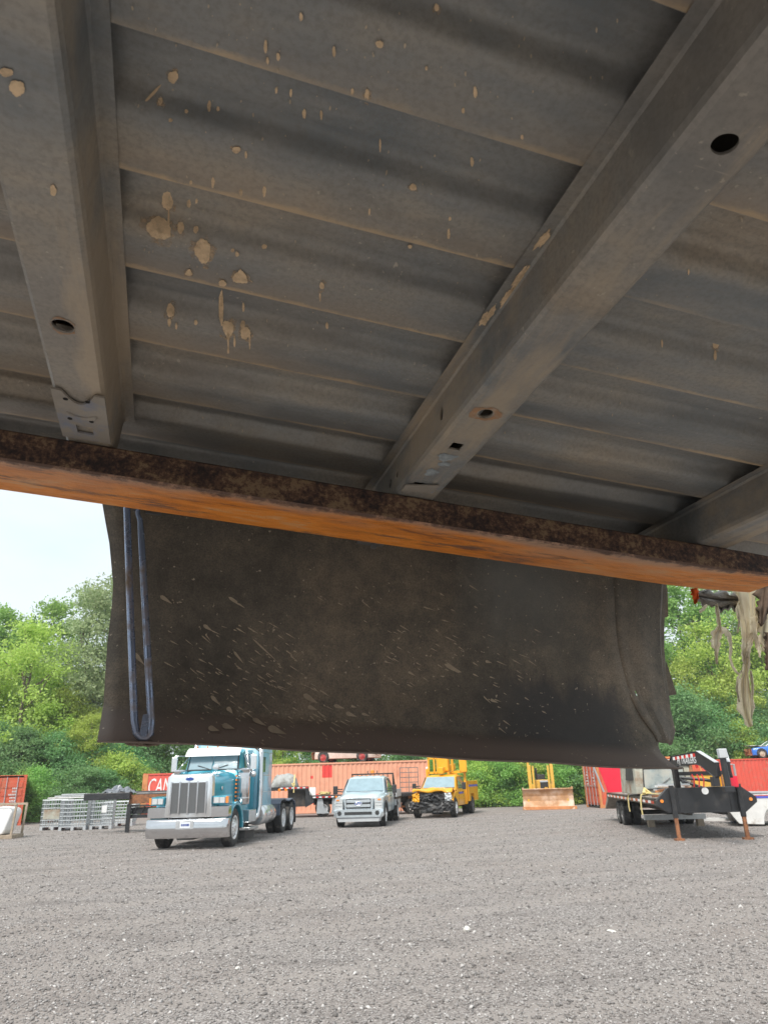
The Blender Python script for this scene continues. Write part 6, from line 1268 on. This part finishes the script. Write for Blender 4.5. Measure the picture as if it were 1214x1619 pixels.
# black trailer front with a leg behind the cages
p = G(201, 1317); t = thing('black_trailer_frame', 'black trailer nose frame on one leg beside the wire cages', 'trailer frame', (p.x, p.y, 0), R(6)); P_ = lambda mb, nm, mat, **k: mb.build(nm, M[mat], t, **k)
mb = MB(); mb.bb(-0.08, 0.08, -0.06, 0.06, 0.02, 1.1); P_(mb, 'leg', 'black'); mb = MB(); mb.bb(-1.9, -0.05, 0.1, 0.5, 1.28, 1.55); P_(mb, 'beam', 'black', bevel=0.02); mb = MB(); mb.lathe([(0.13, -0.1), (0.15, 0), (0.15, 1.5)], (0.25, 0.5, 1.44), 'x', 16); P_(mb, 'roller', 'black', auto=40)
mb = MB(); mb.bb(0.0, 1.4, 0.1, 0.2, 0.55, 0.68); mb.bb(0.0, 1.4, 0.1, 0.2, 0.98, 1.06); [mb.tube([(x, 0.15, 0.6), (x+0.2, 0.15, 1.0)], 0.02) for x in (0.1, 0.4, 0.7, 1.0)]; mb.bb(0.05, 1.4, 0.2, 0.9, 0.7, 0.95); P_(mb, 'rail', 'black'); mb = MB(); mb.bb(-0.1, 1.6, 0.3, 1.2, 1.1, 1.45); P_(mb, 'rusty_tray', 'rust')
for i in range(4): mb = MB(); mb.bb(1.55+i*0.13, 1.66+i*0.13, 0.3, 0.31, 1.45, 1.62); P_(mb, 'reflective_tape', 'white' if i % 2 else 'redlens')
t = thing('crumpled_sheet', 'crumpled silver-black metal sheet heaped on the black trailer frame', 'scrap metal', (p.x-1.45, p.y+0.2, 1.50), R(6)); mb = MB(); rr = random.Random(12)
mb.grid([[(x+rr.uniform(-.06, .06), y+rr.uniform(-.06, .06), max(0.0, 0.28*math.sin(math.pi*min(1, max(0, x/1.5)))*(1-abs(y-0.4)*1.6)+rr.uniform(-.09, .09))) for y in np.linspace(-0.1, 0.9, 9)] for x in np.linspace(0, 1.5, 16)]); mb.build('sheet', pm('crumpled bright metal', (0.3, 0.31, 0.33), 0.3, 0.8, var=0.5, scale=6), t, solid=0.008)
# timber and boards
rr = random.Random(77)
for i in range(7):
    p = G(22+i*5.2, 1300-(i % 3)*3); t = MB(); t.bb(-1.6, 1.6, -0.1, 0.1, 0, 0.09); o = t.build('plank', M['redwood'], None, bevel=0.006); o.location = (p.x+rr.uniform(-.3, .3), p.y+rr.uniform(-.5, .5), (0.0, 0.092, 0.184)[i % 3]); o.rotation_euler = (0, 0, rr.uniform(-.25, .25)); tag(o, 'red-brown timber plank in the pile between the orange-red container and cages', 'plank', 'planks in the timber pile')
p = G(45, 1297); t = MB(); t.prism([(-1.3, -0.1), (-0.9, -0.22), (1.3, -0.25), (1.3, 0.2), (-0.8, 0.15)], 0, 0.06, 'z'); o = t.build('white_board', M['white']); o.location = (p.x, p.y, 0.30); o.rotation_euler = (0.06, 0, 0.08); tag(o, 'pointed white board lying on the red-brown timber pile', 'board')
p = G(38, 1290); t = MB(); t.bb(-0.7, 0.7, -0.3, 0.3, 0, 0.16); o = t.build('blue_grey_slab', pm('pale blue board', (0.45, 0.55, 0.6), 0.6), None, bevel=0.02); o.location = (p.x+1.2, p.y-8, 0.45); tag(o, 'pale blue-grey slab lying on the timber pile before the orange-red container', 'slab')
p = G(0, 1327); t = thing('framed_bulk_bag', 'white bulk bag held in a weathered timber frame at the yard edge', 'bulk bag', (p.x-0.75, p.y, 0), R(4)); P_ = lambda mb, nm, mat, **k: mb.build(nm, M[mat], t, **k)
for x in (0, 1.15):
    for y in (0, 1.0): mb = MB(); mb.box((x, y, 0.62), (0.07, 0.07, 1.24), rot=(0, 0.05, 0)); P_(mb, 'frame_post', 'wood')
mb = MB(); mb.bb(-0.05, 1.2, -0.05, 0.0, 1.2, 1.28); mb.bb(-0.05, 1.2, 1.0, 1.05, 1.2, 1.28); P_(mb, 'frame_rail', 'wood'); mb = MB(); mb.bb(-0.05, 1.2, -0.06, 1.05, 0.0, 0.14); P_(mb, 'pallet', 'wood', bevel=0.01)
mb = MB(); mb.loft([(0.0, [(0, 1.12), (0.42, 1.1), (0.5, 0.95), (0.3, 0.3), (0.22, 0.16), (0, 0.15)]), (0.5, [(0, 1.18), (0.45, 1.14), (0.54, 0.95), (0.4, 0.3), (0.3, 0.16), (0, 0.15)]), (0.95, [(0, 1.12), (0.42, 1.1), (0.5, 0.95), (0.3, 0.3), (0.22, 0.16), (0, 0.15)])]); b_ = P_(mb, 'bag', 'white', bevel=0.06, seg=3); b_.location = (0.55, 0.02, 0)

# ---- loose scrap on the gooseneck deck
rr = random.Random(51)
def scrap(name, label, cat, loc, builder, rz=0.0):
    t = thing(name, label, cat, loc, RZ+rz); builder(t); return t
def b_tyre(t):
    hm, tm, hd = wheel_meshes(0.34, 0.22, 'rim_dark', 'flat'); o = obj('tyre', tm, None, t); o.rotation_euler = (0, R(90), 0); o.location = (0, 0, 0.11)
scrap('loose_tyre', 'black tyre lying flat on the trailer deck beside the linkage arms', 'tyre', on_deck(0.75, 1.9), b_tyre)
def b_jug(t):
    mb = MB(); mb.lathe([(0.11, 0), (0.12, 0.04), (0.12, 0.26), (0.05, 0.33), (0.04, 0.38)], (0, 0, 0), 'z', 14); mb.build('jug', M['blue'], t, auto=40); mb = MB(); mb.lathe([(0.045, 0.38), (0.045, 0.42)], (0, 0, 0), 'z', 10); mb.build('cap', M['white'], t)
scrap('blue_jug', 'blue jug standing on the roof of the cream cab shell', 'jug', on_deck(-0.3, 3.9, 1.05+1.08), b_jug)
def b_pile(t):
    for i in range(9):
        a_, q_ = rr.uniform(-.5, .5), rr.uniform(-.25, .25); mb = MB(); mb.box((q_, rr.uniform(-.3, .3), 0.04+i*0.035), (rr.uniform(.5, 1.1), rr.uniform(.05, .12), rr.uniform(.03, .06)), rot=(rr.uniform(-.1, .1), rr.uniform(-.12, .12), a_)); mb.build('offcut', M[('rust', 'wood', 'white_old', 'galv', 'postrust')[i % 5]], t)
scrap('scrap_pile', 'heap of rusty and white offcuts on the deck just behind the front wing', 'scrap', on_deck(-0.75, 0.95), b_pile)
def b_bin(t):
    mb = MB(); mb.prism([(-0.32, 0), (0.32, 0), (0.38, 0.55), (-0.38, 0.55)], -0.3, 0.3, 'y'); mb.build('bin', M['catyellow'], t, bevel=0.02); mb = MB(); mb.bb(-0.4, 0.4, -0.33, 0.33, 0.55, 0.6); mb.build('rim', M['rust'], t)
scrap('rusty_yellow_bin', 'dull yellow bin with a rusty rim beside the cream cab shell', 'bin', on_deck(0.85, 3.2), b_bin)
# ---------------------------------------------------------------- trees and shrubs
def leaf_mesh(name, H, Wd, n_cl, n_leaf, size, z0, mat, seed, shape='oval', spread=0.55):
    r = np.random.default_rng(seed)
    C = []
    while len(C) < n_cl:
        u = r.random(); z = z0+(H-z0)*u
        if shape == 'oval': w_ = Wd*math.sin(math.pi*min(0.97, 0.12+0.85*u))**0.7
        elif shape == 'column': w_ = Wd*(1-abs(u*2-0.9)**2.5)**0.6 if abs(u*2-0.9) < 1 else Wd*0.25
        else: w_ = Wd*math.sqrt(max(0.02, 1-u*u))
        a = r.random()*6.283; rad = w_*math.sqrt(r.random())*(0.75+0.5*r.random()); C.append((rad*math.cos(a), rad*math.sin(a), z))
    C = np.array(C); idx = r.integers(0, n_cl, n_leaf)
    cs = (0.5+0.9*r.random(n_cl))*spread
    P = C[idx]+r.normal(0, 1, (n_leaf, 3))*cs[idx][:, None]*np.array([1, 1, 0.7]); P[:, 2] = np.maximum(P[:, 2], 0.1)
    N = r.normal(0, 1, (n_leaf, 3))+np.array([0, 0, 0.6]); N /= np.linalg.norm(N, axis=1)[:, None]
    A = np.cross(N, r.normal(0, 1, (n_leaf, 3))); A /= np.linalg.norm(A, axis=1)[:, None]; B = np.cross(N, A)
    s = (size*(0.6+0.8*r.random(n_leaf)))[:, None]
    V = np.stack([P-A*s, P-B*s*0.5+N*s*0.12, P+A*s, P+B*s*0.5+N*s*0.12], 1).reshape(-1, 3)
    me = bpy.data.meshes.new(name); me.vertices.add(len(V)); me.vertices.foreach_set('co', V.reshape(-1))
    me.loops.add(n_leaf*4); me.loops.foreach_set('vertex_index', np.arange(n_leaf*4, dtype=np.int32)); me.polygons.add(n_leaf); me.polygons.foreach_set('loop_start', np.arange(0, n_leaf*4, 4, dtype=np.int32)); me.update(calc_edges=True)
    me.materials.append(M[mat]); return me, C
def trunk_mesh(name, H, C, seed, r0=0.2):
    rr = random.Random(seed); mb = MB(); top = H*0.86; pts = []; x = y = 0
    for i in range(7): pts.append((x, y, top*i/6-0.1 if i == 0 else top*i/6)); x += rr.uniform(-.25, .25); y += rr.uniform(-.25, .25)
    mb.tube(pts, [r0*(1-0.85*i/6) for i in range(7)], 8)
    for k in range(16):
        c = C[rr.randrange(len(C))]; zb = max(H*0.12, c[2]-rr.uniform(0.8, 2.8)); f = min(0.99, zb/top)*6; i = int(f); q = Vector(pts[i]).lerp(Vector(pts[min(6, i+1)]), f-i)
        mb.tube([q, q.lerp(Vector(c), 0.5)+Vector((0, 0, -0.25)), Vector(c)], [r0*0.42*(1-f/8), r0*0.25, r0*0.06], 5)
    me = mb.mesh(name, True); me.materials.append(M['bark']); return me
KIND = {}
for nm, H, Wd, ncl, nl, sz, z0, mat, shp, sp in (('tall_grey', 15, 3.4, 75, 19000, 0.115, 3.0, 'leaf_grey', 'oval', 0.50), ('tall_mid', 14, 3.6, 70, 17000, 0.12, 2.5, 'leaf_mid', 'oval', 0.52), ('light', 11, 3.4, 75, 18000, 0.10, 1.5, 'leaf_light', 'oval', 0.48),
                                              ('dark', 9, 3.6, 85, 24000, 0.11, 0.6, 'leaf_dark', 'dome', 0.55), ('shrub', 4.6, 2.8, 60, 17000, 0.085, 0.2, 'leaf_mid', 'dome', 0.38), ('shrub_light', 4.2, 2.6, 55, 16000, 0.085, 0.2, 'leaf_light', 'dome', 0.36), ('shrub_dark', 4.4, 2.8, 60, 17000, 0.085, 0.2, 'leaf_dark', 'dome', 0.38)):
    for v in range(2):
        me, C = leaf_mesh('crown', H, Wd, ncl, nl, sz, z0, mat, hash_seed := (sum(map(ord, nm))+v*31), shp, sp); KIND[(nm, v)] = (me, trunk_mesh('trunk', H, C, hash_seed, 0.22 if H > 8 else 0.09), H)
LABEL = {'tall_grey': ('tall grey-green open-crowned tree', 'tree', 'tall grey-green trees'), 'tall_mid': ('tall leafy mid-green tree', 'tree', 'tall green trees'),
         'light': ('airy yellow-green tree', 'tree', 'yellow-green trees'), 'dark': ('low dense dark green tree', 'tree', 'dark trees'),
         'shrub': ('bushy mid-green shrub', 'shrub', 'green shrubs'), 'shrub_light': ('bright yellow-green shrub', 'shrub', 'bright shrubs'), 'shrub_dark': ('dark green shrub', 'shrub', 'dark shrubs')}
def where(px):
    for lim, w_ in ((50, 'behind the orange-red container'), (215, 'behind the wire cages'), (345, 'behind the bright red lettered container'), (660, 'behind the salmon container'), (765, 'behind the yellow service truck'), (925, 'behind the bulldozer'), (1045, 'behind the faded red container')):
        if px < lim: return w_
    return 'behind the long red container'
NAMES = {'tall_grey': 'tree', 'tall_mid': 'tree', 'light': 'tree', 'dark': 'tree', 'shrub': 'shrub', 'shrub_light': 'shrub', 'shrub_dark': 'shrub'}
tr_r = random.Random(99)
def tree(kind, x, y, s=1.0, sz=None, px=0):
    me, tm, H = KIND[(kind, tr_r.randrange(2))]; lab, cat, grp = LABEL[kind]; lab = lab+' '+where(px); grp = grp+' '+where(px)
    t = thing(NAMES[kind], lab, cat, (x, y, 0), tr_r.random()*6.28, grp); t.scale = (s, s, sz or s)
    obj('crown', me, None, t); obj('trunk', tm, None, t)
def tp(kind, px, D, top, wmul=1.0):
    """tree whose top shows at photo pixel (px, top), standing at depth D"""
    q = AT(px, top, D); H = KIND[(kind, 0)][2]; s = q.z/(H*1.03); tree(kind, q.x, D, s*wmul, s, px)
# left of the panel: yellow-green tree before a row of taller ones
tp('light', 60, 52, 985, 1.0); tp('light', 110, 54, 1085); tp('tall_mid', 20, 60, 960); tp('tall_mid', 100, 62, 950); tp('tall_grey', 150, 58, 925, 1.0); tp('tall_grey', 195, 57, 905); tp('tall_mid', -40, 58, 985); tp('light', -25, 53, 1040)
tp('light', 5, 55, 1060); tp('light', 150, 51, 1130, 1.1)
tp('dark', 35, 49, 1150, 1.1); tp('dark', 95, 50, 1160, 1.2); tp('dark', 150, 52, 1165, 1.1); tp('dark', 205, 54, 1172, 1.2); tp('dark', -10, 50, 1140, 1.1)
tp('shrub', 60, 46.5, 1212); tp('shrub_light', 190, 50.5, 1195); tp('shrub_light', 85, 47.5, 1240); tp('shrub_dark', 125, 47, 1212, 1.2); tp('shrub_dark', 160, 48.5, 1215, 1.2); tp('shrub', 215, 51, 1205, 1.2); tp('shrub_dark', 15, 48.5, 1205, 1.2)
# behind the containers and the panel
for px, D, top, kd in ((250, 57, 1120, 'dark'), (290, 58, 1080, 'tall_mid'), (260, 62, 930, 'tall_mid'), (330, 56, 1140, 'dark'), (360, 63, 960, 'tall_grey'), (400, 58, 1120, 'dark'), (450, 56, 1150, 'light'), (430, 64, 980, 'tall_mid'), (490, 57, 1140, 'dark'), (540, 60, 1000, 'tall_grey'), (560, 57, 1150, 'dark'), (630, 58, 1150, 'dark'), (640, 63, 1000, 'tall_mid'),
                       (700, 57, 1120, 'dark'), (720, 64, 990, 'tall_grey'), (760, 56, 1130, 'dark'), (800, 62, 960, 'tall_mid'), (820, 55, 1120, 'dark'), (870, 57, 1110, 'light'), (890, 64, 980, 'tall_grey'), (930, 56, 1110, 'dark')): tp(kd, px, D, top)
# green edge behind the bulldozer
for px, D, top, kd in ((735, 50.5, 1195, 'shrub'), (752, 49.6, 1205, 'shrub_light'), (772, 50.3, 1190, 'shrub'), (795, 49.8, 1195, 'shrub'), (815, 50.6, 1185, 'shrub_dark'), (840, 50, 1195, 'shrub_light'), (862, 50.8, 1185, 'shrub'), (885, 49.7, 1200, 'shrub'), (905, 50.4, 1190, 'shrub_dark'), (925, 49.9, 1195, 'shrub'), (945, 52, 1185, 'shrub_dark'), (970, 52, 1185, 'shrub'), (690, 52, 1195, 'shrub')): tp(kd, px, D, top, 1.15)
# right of the panel
tp('tall_mid', 1065, 70, 915); tp('tall_grey', 1130, 72, 900, 1.1); tp('light', 1110, 66, 985); tp('light', 1195, 67, 950); tp('tall_mid', 1190, 73, 930); tp('tall_grey', 1240, 70, 890); tp('light', 1075, 65, 1045); tp('tall_mid', 1290, 70, 940); tp('light', 1150, 64, 1060); tp('tall_mid', 1010, 70, 930)
for px, D, top, kd in ((1060, 62, 1090, 'dark'), (1100, 63, 1105, 'dark'), (1145, 64, 1100, 'dark'), (1185, 62.5, 1120, 'dark'), (1225, 63, 1095, 'dark'), (1010, 62, 1100, 'dark'), (1165, 61, 1140, 'light'), (1270, 63, 1100, 'dark'), (970, 60, 1110, 'dark'), (1200, 61.5, 1150, 'shrub_dark')): tp(kd, px, D, top, 1.15)

# same-looking trees in one place are told apart by their height
_by = {}
for o in COL.objects:
    if o.get('category') in ('tree', 'shrub'): _by.setdefault(o['label'], []).append(o)
for lab, os_ in _by.items():
    if len(os_) > 1:
        os_.sort(key=lambda o: -o.scale.z)
        words = ['tallest', 'second tallest', 'third tallest', 'fourth tallest', 'fifth tallest', 'sixth tallest', 'seventh tallest']
        for i, o in enumerate(os_): o['label'] = lab + ', ' + (words[i] if i < len(os_)-1 else 'shortest') + ' there'
# ---------------------------------------------------------------- faint summer haze
hz_ = MB(); hz_.bb(-410, 410, -210, 810, -1, 21); m_h = bpy.data.materials.new('haze air'); m_h.use_nodes = True; nt = m_h.node_tree; nt.nodes.clear()
o_ = nt.nodes.new('ShaderNodeOutputMaterial'); pv = nt.nodes.new('ShaderNodeVolumePrincipled'); pv.inputs['Density'].default_value = 0.0006; pv.inputs['Color'].default_value = (0.92, 0.96, 1.0, 1); nt.links.new(pv.outputs[0], o_.inputs['Volume'])
tag(hz_.build('haze', m_h), None, None, kind='stuff')
